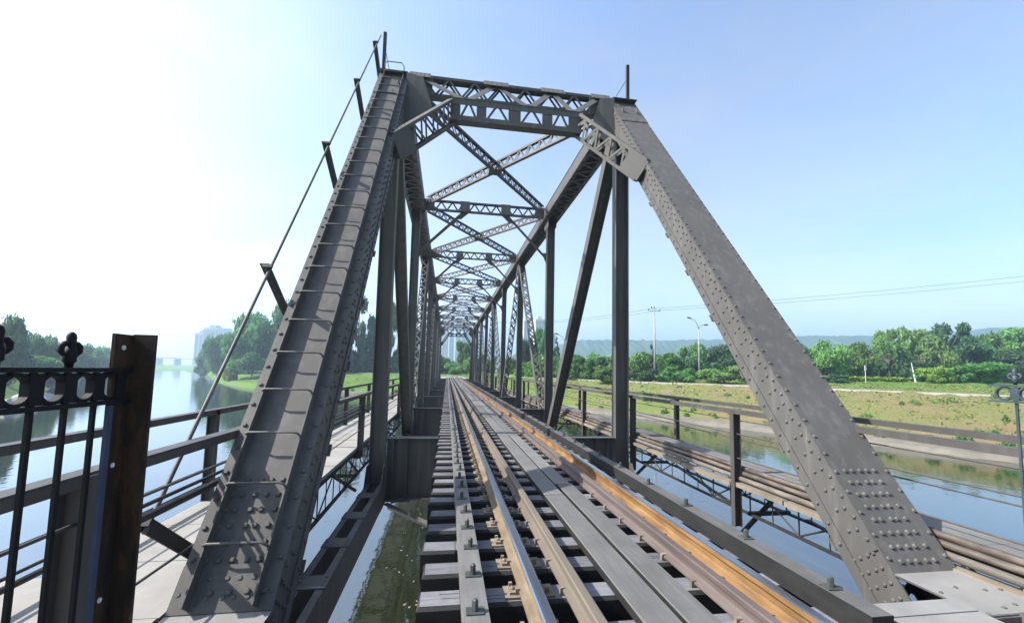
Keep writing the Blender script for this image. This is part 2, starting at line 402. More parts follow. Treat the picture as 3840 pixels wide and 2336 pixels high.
# ---- ladder on the left end post
lad = MB(); 
def slabP(mb, P, x0, x1, s0, s1, n0, n1):
    mb.hexa([P(x0, s0, n0), P(x1, s0, n0), P(x1, s1, n0), P(x0, s1, n0), P(x0, s0, n1), P(x1, s0, n1), P(x1, s1, n1), P(x0, s1, n1)])
ladder = lad
lx0, lx1 = -.205, .228
slabP(lad, PL, lx0 - .006, lx0 + .006, 1.66, LEN - .1, HH, HH + .11)
lad_o = lad.build('ladder', M['steel'], bridge)
r_ = MB(); slabP(r_, PL, lx1 - .006, lx1 + .006, 1.66, LEN - .1, HH, HH + .11); r_.build('side_plate', M['steel'], lad_o)
s = 2.045
while s < LEN - .05:
    g = MB()
    g.tube([PL(lx0 - .01, s, HH + .115), PL(lx0 + .02, s, HH + .135), PL(lx1 - .05, s, HH + .135), PL(lx1 - .015, s - .01, HH + .13), PL(lx1 + .012, s - .03, HH + .09)], .0105, 6)
    g.build('rung', M['steel'], lad_o, True); s += .445
g = MB(); g.tube([PL(lx0, LEN + .05, HH), PL(lx0, LEN + .1, HH + .22), PL(lx0 + .08, LEN + .12, HH + .26), PL(lx1 - .05, LEN + .12, HH + .26), PL(lx1, LEN + .1, HH + .2), PL(lx1, LEN + .05, HH)], .011, 6)
g.build('hoop', M['steel'], lad_o, True)

# ---- sloping handrail with angle brackets beside the ladder
hr = MB(); bx, bn = -HW - .12, .62
pts = [PL(bx - .0, sv, bn) for sv in (2.04, 2.1, 4.75, 7.73, 10.57, 13.2, 13.9)]
hr.tube(pts, .0155, 8); hr_o = hr.build('sloping_handrail', M['steel'], bridge, True)
for sv in (2.1, 4.75, 7.73, 10.57, 13.2):
    b = MB(); p0 = PL(-HW - .10, sv + .0, -.14); p1 = PL(bx - .02, sv, bn + .03)
    b.bar(p0, p1, .10, .014, V3(1, 0, 0)); b.bar(p0, p1, .014, .085, V3(1, 0, 0), os=.048, ou=-.05)
    p2 = PL(-HW - .05, sv - .03, -.17)
    b.bar(p2 + V3(-.085, 0, 0), p2 + V3(.05, 0, 0), .17, .15, V3(0, -.8, .6))
    for dz in (-.05, .05): b.dome(p2 + V3(-.06, 0, 0) + V3(0, -.6, -.8) * dz + V3(0, -.8, .6) * .075, V3(0, -.8, .6), .02, 6)
    b.bar(p1 + V3(-.05, 0, 0), p1 + V3(.05, 0, 0), .05, .03, V3(0, -.8, .6))
    b.build('bracket', M['dark_steel'], hr_o)

# ---- top chords
for side in (-1, 1):
    x = TX + side * T; mb = MB(); h = D / 2; ya, yb = yk(1) - .05, yk(NP - 1) + .05
    mb.box(x - HW, x + HW, ya, yb, ZT + h - .014, ZT + h)
    for q in (-1, 1):
        xx = x + q * (HW - .024)
        mb.box(xx - .008, xx + .008, ya, yb, ZT - h, ZT + h - .0145)
        mb.box(min(x + q * HW, x + q * (HW - .13)), max(x + q * HW, x + q * (HW - .13)), ya, yb, ZT - h - .014, ZT - h - .0005)
        mb.box(x + q * (HW - .008) - .008, x + q * (HW - .008) + .008, ya + .3, yb, ZT - h, ZT - h + .09)
    y = ya
    while y < yb - .6:
        mb.bar((x - HW + .04, y, ZT - h - .021), (x + HW - .04, y + .3, ZT - h - .021), .07, .012)
        mb.bar((x + HW - .04, y + .3, ZT - h - .034), (x - HW + .04, y + .6, ZT - h - .034), .07, .012); y += .6
    # hip closing plates
    mb.box(x - HW + .01, x + HW - .01, yk(1) - .3, yk(1) + .5, ZT + h - .03, ZT + h - .016)
    inn = -side
    for yy in np.arange(ya + .4, ya + 16, .25): mb.dome((x + inn * HW, yy, ZT - h + .045), (inn, 0, 0), .016, 6)
    mb.build('top_chord', S, bridge)

# ---- verticals (H sections) and diagonals
def hsec(mb, A, B, dy, solid=True):
    up = V3(1, 0, 0)
    a, sd, u = mb.frame(Vector(A), Vector(B), up)              # u ~ x axis, sd across (in y-z plane)
    for q in (-1, 1): mb.bar(A, B, dy, .018, up, ou=q * (W2 - .009))
    if solid: mb.bar(A, B, .014, 2 * W2 - .037, up); [mb.bar(A, B, .06, .012, up, os=q * .0, ou=r * (W2 - .025)) for q in (0,) for r in (-1, 1)]
    else:
        for q in (-1, 1):
            mb.bar(A, B, .06, .012, up, os=q * (dy / 2 - .03), ou=W2 - .025); mb.bar(A, B, .06, .012, up, os=q * (dy / 2 - .03), ou=-W2 + .025)
            mb.zigzag(Vector(A) + sd * q * (dy / 2 - .01), Vector(B) + sd * q * (dy / 2 - .01), up, 2 * W2 - .09, .62, .06, .012)
for side in (-1, 1):
    x = TX + side * T
    for k in range(1, NP):
        mb = MB(); y = yk(k)
        hsec(mb, (x, y, ZB + .1), (x, y, ZT - D / 2 - .02), .25)
        if k <= 2:
            inn = -side
            for zz in np.arange(-.15, .7, .11):
                for yy in (-.07, .07): mb.dome((x + inn * W2, y + yy, zz), (inn, 0, 0), .014, 6)
        mb.build('vertical', S, bridge)
    for k in range(1, NP - 1):
        mb = MB()
        if k % 2: A, B = (x, yk(k) + .1, ZT - .2), (x, yk(k + 1) - .12, ZB + .25)
        else: A, B = (x, yk(k) + .12, ZB + .25), (x, yk(k + 1) - .1, ZT - .2)
        sol = k in (1, NP - 2)
        hsec(mb, A, B, .30 if sol else .26, sol)
        mb.build('diagonal', S, bridge)
    # gusset plates at the panel points
    for k in range(0, NP + 1):
        y = yk(k)
        if not 0 < k < NP: continue
        r = 1.0 if k in (1, NP - 1) else .62
        for q in (-1, 1):
            xx = x + q * (W2 + .008)
            for prof in ([(y - .62 * r, ZT - D / 2 - .03), (y - .5 * r, ZT - D / 2 - .35), (y - .2, ZT - D / 2 - .62 * r), (y + .2, ZT - D / 2 - .62 * r), (y + .55 * r, ZT - D / 2 - .35), (y + .62 * r, ZT - D / 2 - .03)],
                         [(y - .55, ZB + .58), (y - .3, ZB + 1.0), (y + .3, ZB + 1.0), (y + .55, ZB + .58), (y + .5, ZB + .1), (y - .5, ZB + .1)]):
                mb = MB(); mb.prism([(-a_, b_) for a_, b_ in prof], V3(xx - .007, 0, 0), V3(xx + .007, 0, 0)); mb.build('gusset_plate', S, bridge)
    # bottom chord: two channels tied by batten plates
    mb = MB(); zt_, zb_ = -1.17, -1.66
    for q in (-1, 1):
        xx = x + q * .175
        mb.box(xx - .008, xx + .008, Y0 - .8, YE + .8, zb_, zt_ - .013)
        for z in (zt_, zb_): mb.box(min(xx, xx - q * .09), max(xx, xx - q * .09), Y0 - .8, YE + .8, z - .012, z)
    y = Y0 + .5
    while y < YE:
        mb.box(x - .185, x + .185, y, y + .32, zt_ + .001, zt_ + .013)
        for xx in (-.14, .14):
            for yy in (.06, .16, .26): mb.dome((x + xx, y + yy, zt_ + .013), UP, .015, 6)
        y += 1.15
    mb.build('bottom_chord', S, bridge)
    # stringer under the rails
    mb = MB(); xs = TX + side * .98
    mb.box(xs - .01, xs + .01, Y0, YE, -1.35, -.44); 
    for z in (-1.36, -.44): mb.box(xs - .13, xs + .13, Y0, YE, z - .014, z)
    mb.build('stringer', S, bridge)

# ---- floor beams
for k in range(0, NP + 1):
    mb = MB(); y = yk(k); xi = T - W2 - .03
    for x0, x1 in ((TX - xi, TX + xi),):
        mb.box(x0, x1, y - .008, y + .008, -1.53, -.23)
        mb.box(x0 if k else -2.2, TX - 1.52, y - .15, y + .15, -.222, -.206); mb.box(TX + 1.52, x1 if k else 2.2, y - .15, y + .15, -.222, -.206)
        mb.box(TX - 1.52, TX + 1.52, y - .15, y + .15, -.46, -.446)
        mb.box(x0, x1, y - .15, y + .15, -1.546, -1.531)
        for z in (-.29, -1.48): mb.box(x0, x1, y - .02, y - .0085, z - .05, z + .05)
        for q in (-1, 1):
            for xx in (2.5, 2.2): mb.box(TX + q * xx - .008, TX + q * xx + .008, y - .11, y - .0085, -1.53, -.225)
            for zz in np.arange(-1.4, -.3, .13): mb.dome((TX + q * 2.58, y - .0085, zz), (0, -1, 0), .014, 6); mb.dome((TX + q * 2.42, y - .0085, zz), (0, -1, 0), .014, 6)
    fb = mb.build('floor_beam', S, bridge)
    if k == 0:
        for q in (-1, 1):
            g = MB(); a0, a1 = sorted((q * 1.53, q * 2.21)); g.box(a0, a1, y + .005, y + .155, -.2055, -.194); g.box(a0, a1, y - 1.1, y, -.2055, -.198)
            g.build('cover_plate', M['slab'], fb)
# ---- bottom lateral angles
for k in range(NP):
    for q in (-1, 1):
        mb = MB(); A = V3(TX - q * 2.6, yk(k) + .3, -1.56); B = V3(TX + q * 2.6, yk(k + 1) - .3, -1.56)
        mb.bar(A, B, .13, .012, ou=-.03 * (q + 1)); mb.bar(A, B, .012, .12, os=.06, ou=-.066 - .03 * (q + 1))
        if k < 3: mb.box(TX - q * 2.45 - .35, TX - q * 2.45 + .35, yk(k) + .02, yk(k) + .5, -1.63, -1.615)
        mb.build('bottom_lateral', S, bridge)

# ---- top struts with knee braces
ZS = 8.36; SH = .42
for k in range(2, NP - 1):
    mb = MB(); y = yk(k); xi = T - HW + .03
    lattice(mb, (TX - xi, y, ZS - SH / 2), (TX + xi, y, ZS - SH / 2), SH, .15, .47, planes=1)
    for q in (-1, 1):                                   # end gussets
        mb.prism([(TX + q * xi, ZS + .01), (TX + q * (xi - .45), ZS - .02), (TX + q * (xi - .45), ZS - SH), (TX + q * xi, ZS - SH - .3)], V3(0, y - .125, 0), V3(0, y - .113, 0), UP) if False else None
        a0, a1 = sorted((TX + q * xi, TX + q * (xi - .42)))
        mb.box(a0, a1, y - .122, y - .111, ZS - SH - .02, ZS)
    st = mb.build('top_strut', S, bridge)
    for q in (-1, 1):
        g = MB(); xp = TX + q * .86
        g.box(xp - .2, xp + .2, y - .132, y - .112, ZS - SH - .012, ZS + .008)
        g.build('gusset_plate', M['steel'], st)
        b = MB(); A = V3(TX + q * .95, y, ZS - SH - .02); B = V3(TX + q * (T - W2 - .02), y, ZS - SH - 1.75)
        b.bar(A, B, .10, .012, V3(0, 1, 0)); b.bar(A, B, .012, .09, V3(0, 1, 0), os=.046, ou=.045)
        b.prism([(TX + q * .72, ZS - SH), (TX + q * 1.02, ZS - SH), (TX + q * 1.2, ZS - SH - .28), (TX + q * 1.05, ZS - SH - .2)], V3(0, 0, 0), V3(0, .001, 0)) if False else None
        b.hexa([V3(TX + q * .70, y - .02, ZS - SH - .03), V3(TX + q * 1.02, y - .02, ZS - SH - .03), V3(TX + q * 1.02, y - .008, ZS - SH - .03), V3(TX + q * .70, y - .008, ZS - SH - .03),
                V3(TX + q * 1.02, y - .02, ZS - SH - .02 - .3), V3(TX + q * 1.2, y - .02, ZS - SH - .02 - .3), V3(TX + q * 1.2, y - .008, ZS - SH - .32), V3(TX + q * 1.02, y - .008, ZS - SH - .32)])
        zb2 = ZS - SH - 1.75
        b.hexa([V3(TX + q * (T - W2), y - .02, zb2 - .28), V3(TX + q * (T - W2), y - .008, zb2 - .28), V3(TX + q * (T - W2 - .03), y - .008, zb2 - .2), V3(TX + q * (T - W2 - .03), y - .02, zb2 - .2),
                V3(TX + q * (T - W2), y - .02, zb2 + .22), V3(TX + q * (T - W2), y - .008, zb2 + .22), V3(TX + q * (T - W2 - .22), y - .008, zb2 + .22), V3(TX + q * (T - W2 - .22), y - .02, zb2 + .22)])
        b.build('knee_brace', S, st)
# ---- crossed top laterals
for k in range(1, NP - 1):
    for q in (-1, 1):
        mb = MB(); xi = T - HW - .1; zz = ZS - .2 - (.004 if q > 0 else 0)
        lattice(mb, (TX - q * xi, yk(k) + .35, zz), (TX + q * xi, yk(k + 1) - .35, zz), .36 if q > 0 else .35, .11, .46, planes=2 if k < 3 else 1)
        if q > 0: mb.box(TX - .22, TX + .22, yk(k) + PN / 2 - .22, yk(k) + PN / 2 + .22, zz - .175, zz - .165)
        mb.build('top_lateral', S, bridge)

# ---- portals
def portal(near):
    sg = 1 if near else -1; yh = yk(1) if near else yk(NP - 1)
    F = lambda x, dy, z: V3(TX + x, yh - sg * dy, z)
    mb = MB()
    zt1 = 8.34
    lattice(mb, F(-2.5, .03, zt1 - .24), F(2.5, .03, zt1 - .24), .48, .22, .62)
    for q in (-1, 1): a, b = sorted((TX + q * 2.5, TX + q * 1.95)); mb.box(a, b, yh - sg * .03 - .13, yh - sg * .03 - .115, zt1 - .5, zt1 - .02)
    nrm = V3(0, -.796 * sg, .606)
    for xc, w_ in ((-2.25, .5), (-.42, .62), (1.0, .6), (2.25, .5)):
        A, B = F(xc - w_ / 2, .16, zt1 - .015), F(xc + w_ / 2, .16, zt1 - .015)
        mb.bar(A, B, .26, .012, nrm)
        for i in range(5):
            for e_ in (-.06, .07): mb.dome(A.lerp(B, (i + .5) / 5) + V3(0, -.606 * sg, -.796) * e_ + nrm * .006, nrm, .017, 6)
    po = mb.build('portal_frame', S, bridge)
    # lower beam set further down the end posts
    m2 = MB(); dy, z2 = .82, 7.35; hb = .5
    y2 = yh - sg * dy
    for z in (z2, z2 - hb): m2.box(TX - 1.5, TX + 1.5, y2 - .11, y2 + .11, z - .018, z)
    # web: plates with triangular and lattice openings
    for x0, x1 in ((-1.5, -1.28), (-.92, -.7), (-.2, .08), (.58, .82), (1.2, 1.5)): m2.box(TX + x0, TX + x1, y2 - .09, y2 - .078, z2 - hb, z2 - .019)
    m2.box(TX - 1.5, TX + 1.5, y2 - .1, y2 - .091, z2 - .15, z2 - .019); m2.box(TX - 1.5, TX + 1.5, y2 - .1, y2 - .091, z2 - hb, z2 - hb + .1)
    for x0, x1 in ((-1.28, -.92), (-.7, -.2), (.08, .58), (.82, 1.2)):
        m2.zigzag(V3(TX + x0, y2 - .075, z2 - hb / 2), V3(TX + x1, y2 - .075, z2 - hb / 2), UP, hb - .1, (x1 - x0), .05, .01)
    for xc, w_ in ((-1.12, .62), (.3, .66), (1.3, .6)):
        A, B = F(xc - w_ / 2, dy - .06, z2 + .055), F(xc + w_ / 2, dy - .06, z2 + .055)
        m2.bar(A, B, .2, .012, nrm)
        for i in range(6):
            for e_ in (-.05, .05): m2.dome(A.lerp(B, (i + .5) / 6) + V3(0, -.606 * sg, -.796) * e_ + nrm * .006, nrm, .016, 6)
    m2.build('lower_beam', S, po)
    # flat plates zigzagging between the two beams
    m3 = MB(); pts = [(-2.25, 0), (-1.15, 1), (-.42, 0), (.3, 1), (1.0, 0), (1.35, 1), (2.25, 0)]
    P_ = lambda x, k: F(x, .05 if k == 0 else dy - .03, (zt1 + .006) if k == 0 else z2 + .018)
    for i in range(len(pts) - 1):
        A, B = P_(*pts[i]), P_(*pts[i + 1])
        m3.bar(A, B, .15, .012, V3(0, -.8 * sg, .6), ou=.003 * i)
    m3.build('lacing_plate', S, po)
    for q in (-1, 1):
        kb = MB(); A = F(q * 1.42, dy, z2 - .25); B = F(q * 2.5, 1.93, 5.55)
        up = V3(0, -.25 * sg, 1)
        lattice(kb, A, B, .47, .16, .46, up=up)
        a, sd, u = kb.frame(A, B, up)
        kb.bar(A + a * 1.72, B + a * .06, .15, .43, up)
        for i in range(4): kb.dome(B - a * (.1 + .12 * i) + u * .246 , u, .016, 6)
        kb.bar(B - a * .02 - u * .06, B + a * .09 - u * .06, .22, .28, up)
        kb.build('knee_brace', S, po)
        # web plate behind the hip
        hp = MB(); a0, a1 = sorted((TX + q * 2.54, TX + q * 2.02))
        c = [F(q * 2.54, .34, zt1 - .12), F(q * 2.16, .34, zt1 - .2), F(q * 1.9, .42, z2 - .05), F(q * 2.54, .5, 6.7)]
        off = V3(0, -.012 * sg * .8, .012 * .6)
        hp.hexa([v - off for v in c] + c); hp.build('hip_plate', S, po)
portal(True); portal(False)

# ---- service railing along the top chords
for side in (-1, 1):
    x = TX + side * (T + .33); zb0 = ZT + D / 2
    mb = MB(); y = yk(1) + .3
    mb.bar((x, y, zb0 - .35), (x, y, zb0 + 1.35), .075, .075, V3(0, 1, 0))
    o = mb.build('chord_railing', M['dark_steel'], bridge)
    for i in range(1, 5):
        g = MB(); g.bar((x, y + i * 3.75, zb0 - .1), (x, y + i * 3.75, zb0 + 1.05), .06, .06, V3(0, 1, 0)); g.build('railing_post', M['dark_steel'], o)
    for z in (1.0, .5):
        g = MB(); g.tube([(x, y, zb0 + z)] + [(x, y + i * 3.75, zb0 + z - .02) for i in range(1, 5)], .009, 6); g.build('railing_wire', M['dark_steel'], o)

# ------------------------------------------------------------------ track
def rail_prof(h, head, foot, hh):
    w = .008
    return [(-foot, -h), (-foot, -h + .012), (-.02, -h + .028), (-w, -h + .045), (-w, -hh - .012), (-head, -hh), (-head, -.008), (-head + .009, 0), (head - .009, 0), (head, -.008), (head, -hh), (w, -hh - .012), (w, -h + .045), (.02, -h + .028), (foot, -h + .012), (foot, -h)]
def rail(name, x, top, h, head, foot, hh, mats, label, cat, hd):
    mb = MB(); pr_ = rail_prof(h, head, foot, hh)
    mis = [0] * 16
    if hd:
        for i in (6, 7, 8): mis[i] = 1
    mb.prism([(a, b) for a, b in pr_], V3(x, -1.2, top), V3(x, 98, top), UP, mis)
    o = mb.build(name, mats, None); tag(o, label, cat); return o
rail('running_rail', -.755, 0, .152, .036, .066, .040, [M['rail_tan'], M['rail_head']], 'left running rail with tan rusty web and bright worn head', 'rail', True)
rail('running_rail', .755, 0, .152, .036, .066, .040, [M['rail_rust'], M['rail_head']], 'right running rail with orange rusty web and bright worn head', 'rail', True)
rail('guard_rail', -.465, -.02, .134, .034, .057, .036, [M['guard_tan']], 'dull tan guard rail just inside the left running rail', 'rail', False)
rail('guard_rail', .50, -.02, .134, .034, .057, .036, [M['guard_rust']], 'mauve brown guard rail just inside the right running rail', 'rail', False)

def cbox(mb, x0, x1, y0, y1, z0, z1, c, mi=0, top=None):
    """box with chamfered top edges running along x"""
    prof = [(y0, z0), (y0, z1 - c), (y0 + c, z1), (y1 - c, z1), (y1, z1 - c), (y1, z0)]
    n = 6; cc = c
    vs = [(x0 + (cc if 1 < i < 4 else 0), p[0], p[1]) for i, p in enumerate(prof)] + [(x1 - (cc if 1 < i < 4 else 0), p[0], p[1]) for i, p in enumerate(prof)]
    mb.add(vs, [(i, (i + 1) % n, n + (i + 1) % n, n + i)[::-1] for i in range(n) if i != 2], mi)
    mb.add([vs[2], vs[3], vs[9], vs[8]], [(0, 1, 2, 3)], mi if top is None else top)
    mb.add(vs[:6], [tuple(range(6))]); mb.add(vs[6:], [tuple(range(5, -1, -1))])
SL_G = 'timber sleepers across the bridge deck'
SL_L = 'weathered dark grey timber sleeper laid crosswise under the rails'
sp = []
for var in range(3):
    mb = MB(); xa = -1.5 + random.uniform(-.03, .03); xb = 1.5 + random.uniform(-.03, .03)
    # slightly irregular, split-ended timber
    segs = [xa, -1.1, -.3, .45, 1.2, xb]
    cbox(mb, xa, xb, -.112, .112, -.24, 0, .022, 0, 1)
    mb.box(xa + .28, xa + .286, -.1135, .1135, -.2, .001)
    for i in range(5):
        yy = random.uniform(-.09, .08); x0 = random.uniform(-1.4, .8); mb.box(x0, x0 + random.uniform(.2, .5), yy, yy + .004, .0, .0012)
    sp.append(mb)
def plate_mb(rx):
    mb = MB(); q = -1 if rx < 0 else 1
    mb.box(rx - .17, rx + .17, -.08, .08, .0, .016)
    for xx in (-.12, -.085, .085, .12):
        yy = .045 if xx in (-.12, .085) else -.04
        mb.box(rx + xx - .012, rx + xx + .012, yy - .012, yy + .012, .012, .055)
    mb.box(rx + q * .10 - .035, rx + q * .10 + .035, -.05, .05, .0165, .034)
    mb.dome((rx + q * .115, 0, .034), UP, .02, 6)
    return mb
def spike_mb(gx, q):
    mb = MB(); yy = .05 * q
    mb.box(gx + q * .07 - .012, gx + q * .07 + .012, yy - .013, yy + .013, 0, .05); mb.box(gx + q * .055 - .02, gx + q * .055 + .022, yy - .016, yy + .016, .035, .052)
    return mb
protos = []
for i in range(3):
    o = sp[i].build('sleeper', [M['tar_shade_wood'], M['sleeper']]); tag(o, SL_L, 'sleeper', SL_G)  # dark sides: tar, plus the shadow side's darkness put into the colour
    [plate_mb(rx).build('tie_plate', M['fastener'], o) for rx in (-.755, .755)]; [spike_mb(gx, q).build('spike', M['fastener'], o) for gx in (-.465, .50) for q in (-1, 1)]
    protos.append(o)
y = 1.24; i = 0
while y < YE + 8:
    if i < 3: o = protos[i]
    elif y < 38: o = copy_tree(protos[i % 3])
    else: o = protos[i % 3].copy(); COL.objects.link(o)
    o.location = (TX * .3, y + random.uniform(-.03, .03), -.182 + random.uniform(-.004, .004)); o.rotation_euler = (0, 0, random.uniform(-.008, .008))
    y += .428; i += 1

# guard timbers with hook bolts
def guard_timber(x0, x1, ya, yb, lab, grp, tall):
    mb = MB(); c = .012
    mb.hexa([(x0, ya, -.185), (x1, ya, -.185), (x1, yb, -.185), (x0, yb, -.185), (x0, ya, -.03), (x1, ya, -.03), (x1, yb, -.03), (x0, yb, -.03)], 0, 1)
    o = mb.build('guard_timber', [M['tar_shade_wood'] if tall else M['plank'], M['dusty_top'] if tall else M['plank']]); tag(o, lab, 'timber', grp)
    yy = 1.24 + .428 * math.ceil((ya + .1 - 1.24) / .428)
    if ya < 38:
        while yy < min(yb - .05, 45):
            b = MB(); xc = (x0 + x1) / 2 + random.uniform(-.015, .015); yj = yy + random.uniform(-.03, .03)
            b.box(xc - .05, xc + .05, yj - .04, yj + .04, -.0295, -.022)
            b.tube([(xc, yj, -.03), (xc, yj, .03)], .02, 6); b.dome((xc, yj, .028), UP, .018, 6)
            b.build('hook_bolt', M['bolt'], o); yy += .428 * (1 if not tall else 2)
    return o
ya = 1.05; first = True
while ya < YE:
    yb = ya + 5.56
    guard_timber(-1.212, -1.068, ya, yb - .012, 'narrow grey guard timber bolted along the left sleeper ends', 'left guard timbers', False); ya = yb
ya = 2.2
while ya < YE:
    yb = ya + 5.56
    guard_timber(1.105, 1.25, ya, yb - .012, 'black tarred guard timber with dusty top bolted along the right sleeper ends', 'right guard timbers', True); ya = yb
# planks between the rails
for x0, x1, lab, grp, y00 in ((-.165, .068, 'broad grey plank in the left run between the guard rails', 'left run of centre planks', .9), (.098, .30, 'broad grey plank in the right run between the guard rails', 'right run of centre planks', 1.4)):
    ya = y00
    while ya < YE + 4:
        yb = ya + 4.1; mb = MB(); dx = random.uniform(-.012, .012); ww = (x1 - x0); dz = random.uniform(0, .008)
        c = .008; zt_ = -.121 + dz
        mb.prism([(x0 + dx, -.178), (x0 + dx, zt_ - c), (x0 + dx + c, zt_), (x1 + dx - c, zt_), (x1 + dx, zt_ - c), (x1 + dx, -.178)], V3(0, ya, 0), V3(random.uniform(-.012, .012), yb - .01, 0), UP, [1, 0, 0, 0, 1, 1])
        tag(mb.build('deck_plank', [M['plank'], M['tar_shade_wood']]), lab, 'plank', grp); ya = yb  # plank edges share the dark side tone

# ------------------------------------------------------------------ walkways
def support_truss(mb, x, zt_, zb_, ya, yb, w=.05):
    mb.box(x - .035, x + .035, ya, yb, zt_ - .06, zt_); mb.box(x - .03, x + .03, ya, yb, zb_ - .03, zb_)
    y = ya; i = 0
    while y < yb - .9:
        mb.tube([(x, y, zb_), (x, y, zt_)], .011, 5); mb.tube([(x, y + .94, zt_ - .05), (x, y, zb_)], .013, 5) if i % 2 else mb.tube([(x, y, zt_ - .05), (x, y + .94, zb_)], .013, 5)
        mb.tube([(x, y + .47, zb_), (x, y + .47, zt_)], .009, 5); y += .94; i += 1
def walkway(side, x0, x1, z, lab, mat, ystart):
    root = empty('walkway', (TX + side * (x0 + x1) / 2, 40, z), lab, 'walkway')
    xa, xb = sorted((side * x0, side * x1))
    # deck slabs: one part per 3.75 m bay
    y = ystart
    while y < YE + 2:
        mb = MB()
        yy = y
        while yy < y + 3.74:
            mb.box(xa + random.uniform(0, .015), xb - random.uniform(0, .015), yy + .006, yy + .932, z - .06, z + random.uniform(0, .006)); yy += .9375
        mb.build('deck_slab', mat, root); y += 3.75
    for xx in (xa + .03, xb - .03):
        mb = MB(); support_truss(mb, xx, z - .065, z - .62, ystart, YE); mb.build('support_truss', M['dark_steel'], root)
    for k in range(0, 2 * NP + 1):
        y = Y0 + k * PN / 2; mb = MB()
        mb.box(min(side * (x1 - .01), side * 3.17), max(side * (x1 - .01), side * 3.17), y - .05, y + .05, z - .24, z - .1)
        mb.bar((side * (x1 - .1), y, z - .25), (side * 3.24, y, z - .95), .06, .04, V3(0, 1, 0)); 
        mb.bar((side * x0, y, z - .62), (side * x1, y, z - .62), .06, .06)
        mb.bar((side * x0, y + .2, z - .62), (side * x1, y + 3.4, z - .62), .06, .03)
        mb.build('bracket', M['dark_steel'], root)
    return root
walkway(-1, 3.25, 4.42, -.42, 'pale slab walkway outside the left truss above open water', M['concrete'], Y0 - 3.75)
walkway(1, 3.42, 4.12, -.20, 'narrow right walkway of grey boards beside the brown pipes', M['plank'], Y0 - 3.75)
def railing(x, ztop, zfoot, ya, yb, lab, mids, posts, tw=.1, th=.075, pw=.09, lip=True, low=None):
    root = empty('railing', (x, ya, ztop), lab, 'railing')
    mb = MB(); mb.box(x - tw / 2, x + tw / 2, ya, yb, ztop - .012, ztop); q = 1 if x < 0 else -1
    mb.box(x - q * tw / 2 - .006, x - q * tw / 2 + .006, ya, yb, ztop - th, ztop - .0125)
    mb.box(x + q * tw / 2 - .006, x + q * tw / 2 + .006, ya, yb, ztop - th * .9, ztop - .0125)
    mb.build('top_rail', M['rail_paint'], root)
    for yp, w_ in posts:
        g = MB(); g.box(x - w_ / 2, x + w_ / 2, yp - .006, yp + .006, zfoot, ztop - .013)
        for qq in (-1, 1): g.box(x + qq * w_ / 2 - .006, x + qq * w_ / 2 + .006, yp - .045, yp + .045, zfoot, ztop - .014)
        g.build('post', M['rail_paint'], root)
    for zm in mids:
        g = MB(); g.tube([(x, ya, zm), (x, (ya + yb) / 2, zm - .004), (x, yb, zm)], .0095, 6); g.build('mid_rail', M['rail_paint'], root)
    if low:
        g = MB(); g.tube([(x, max(ya, 2.6), low), (x, yb, low)], .026, 8); g.tube([(x, max(ya, 2.6), low + .075), (x, yb, low + .075)], .014, 8); g.build('toe_pipe', M['dark_steel'], root)
    return root
P1 = [(Y0 + PN * .5 * k, .11) for k in range(1, 21)]
P2 = [(Y0 + PN * .5 * k + .3, .07) for k in range(0, 21)]
railing(-3.2, .76, -.62, .6, YE, 'left walkway railing nearest the track, running behind the ladder post', [.50, -.03], [(2.55, .13), (2.71, .13)] + P1, low=.36)
railing(-4.36, .745, -.45, -1.5, YE + 1, 'outer railing of the left walkway against the open river', [.0], [(Y0 + PN * .5 * k - .05, .1) for k in range(-1, 21)], low=-.27)
railing(3.2, .80, -1.0, .8, YE, 'right walkway railing nearest the track with deep dark posts', [.42, .05], P1, pw=.11)
railing(4.1, .81, -.2, -1, YE + 1, 'outer railing of the right walkway facing the grass slope', [.5, .15], [(9.5 + 3.75 * k, .08) for k in range(-2, 19)])
# thick top bar of the near left railing is a dark channel end
# pipes and edge board beside the right walkway
for xx, zz, r, m_, lab in ((3.35, -.135, .037, 'pipe', 'upper brown pipe beside the grey boards of the right walkway'), (3.305, -.20, .036, 'pipe', 'middle brown pipe between two others along the right walkway'), (3.255, -.27, .038, 'pale_pipe', 'lowest pale brown pipe just above the edge boards of the right walkway')):
    mb = MB(); pts = [(xx + random.uniform(-.012, .012), yy, zz + random.uniform(-.008, .008)) for yy in np.arange(2.55, YE, 2.4)]
    mb.tube(pts, r, 10); o = mb.build('pipe', M[m_], None, True); tag(o, lab, 'pipe')
    for yy in np.arange(3.6, 40, 5.8):
        g = MB(); g.tube([(xx, yy - .03, zz), (xx, yy + .03, zz)], r + .008, 10); g.build('coupling', M[m_], o, True)
y = 1.0
while y < YE:
    L_ = random.uniform(.95, 2.0); mb = MB(); dz = random.uniform(-.015, .015)
    mb.box(3.16, 3.30, y, y + L_ - .025, -.40 + dz, -.335 + dz); tag(mb.build('edge_board', M['edge_board']), 'weathered pale edge board under the pipes of the right walkway', 'board', 'edge boards under the pipes'); y += L_
mb = MB(); cbox(mb, 3.34, 3.72, 1.2, 2.6, -.12, -.05, .01); mb.box(3.36, 3.7, 2.45, 2.59, -.3, -.125)
tag(mb.build('junction_cover', M['slab']), 'flat grey cover over the pipe ends at the lower right corner', 'cover')
mb = MB(); mb.box(3.24, 3.46, 1.3, 2.86, -.36, -.29); tag(mb.build('timber_baulk', M['edge_board']), 'short squared timber beside the folded plate of the right end post', 'timber')
mb = MB(); mb.box(-3.0, -2.1, .0, 2.2, -.6, -.48) if False else mb.box(2.0, 3.4, .0, 2.4, -1.3, -.48)
tag(mb.build('abutment_block', M['concrete']), 'concrete bearing block under the light plate at the right corner', 'abutment')
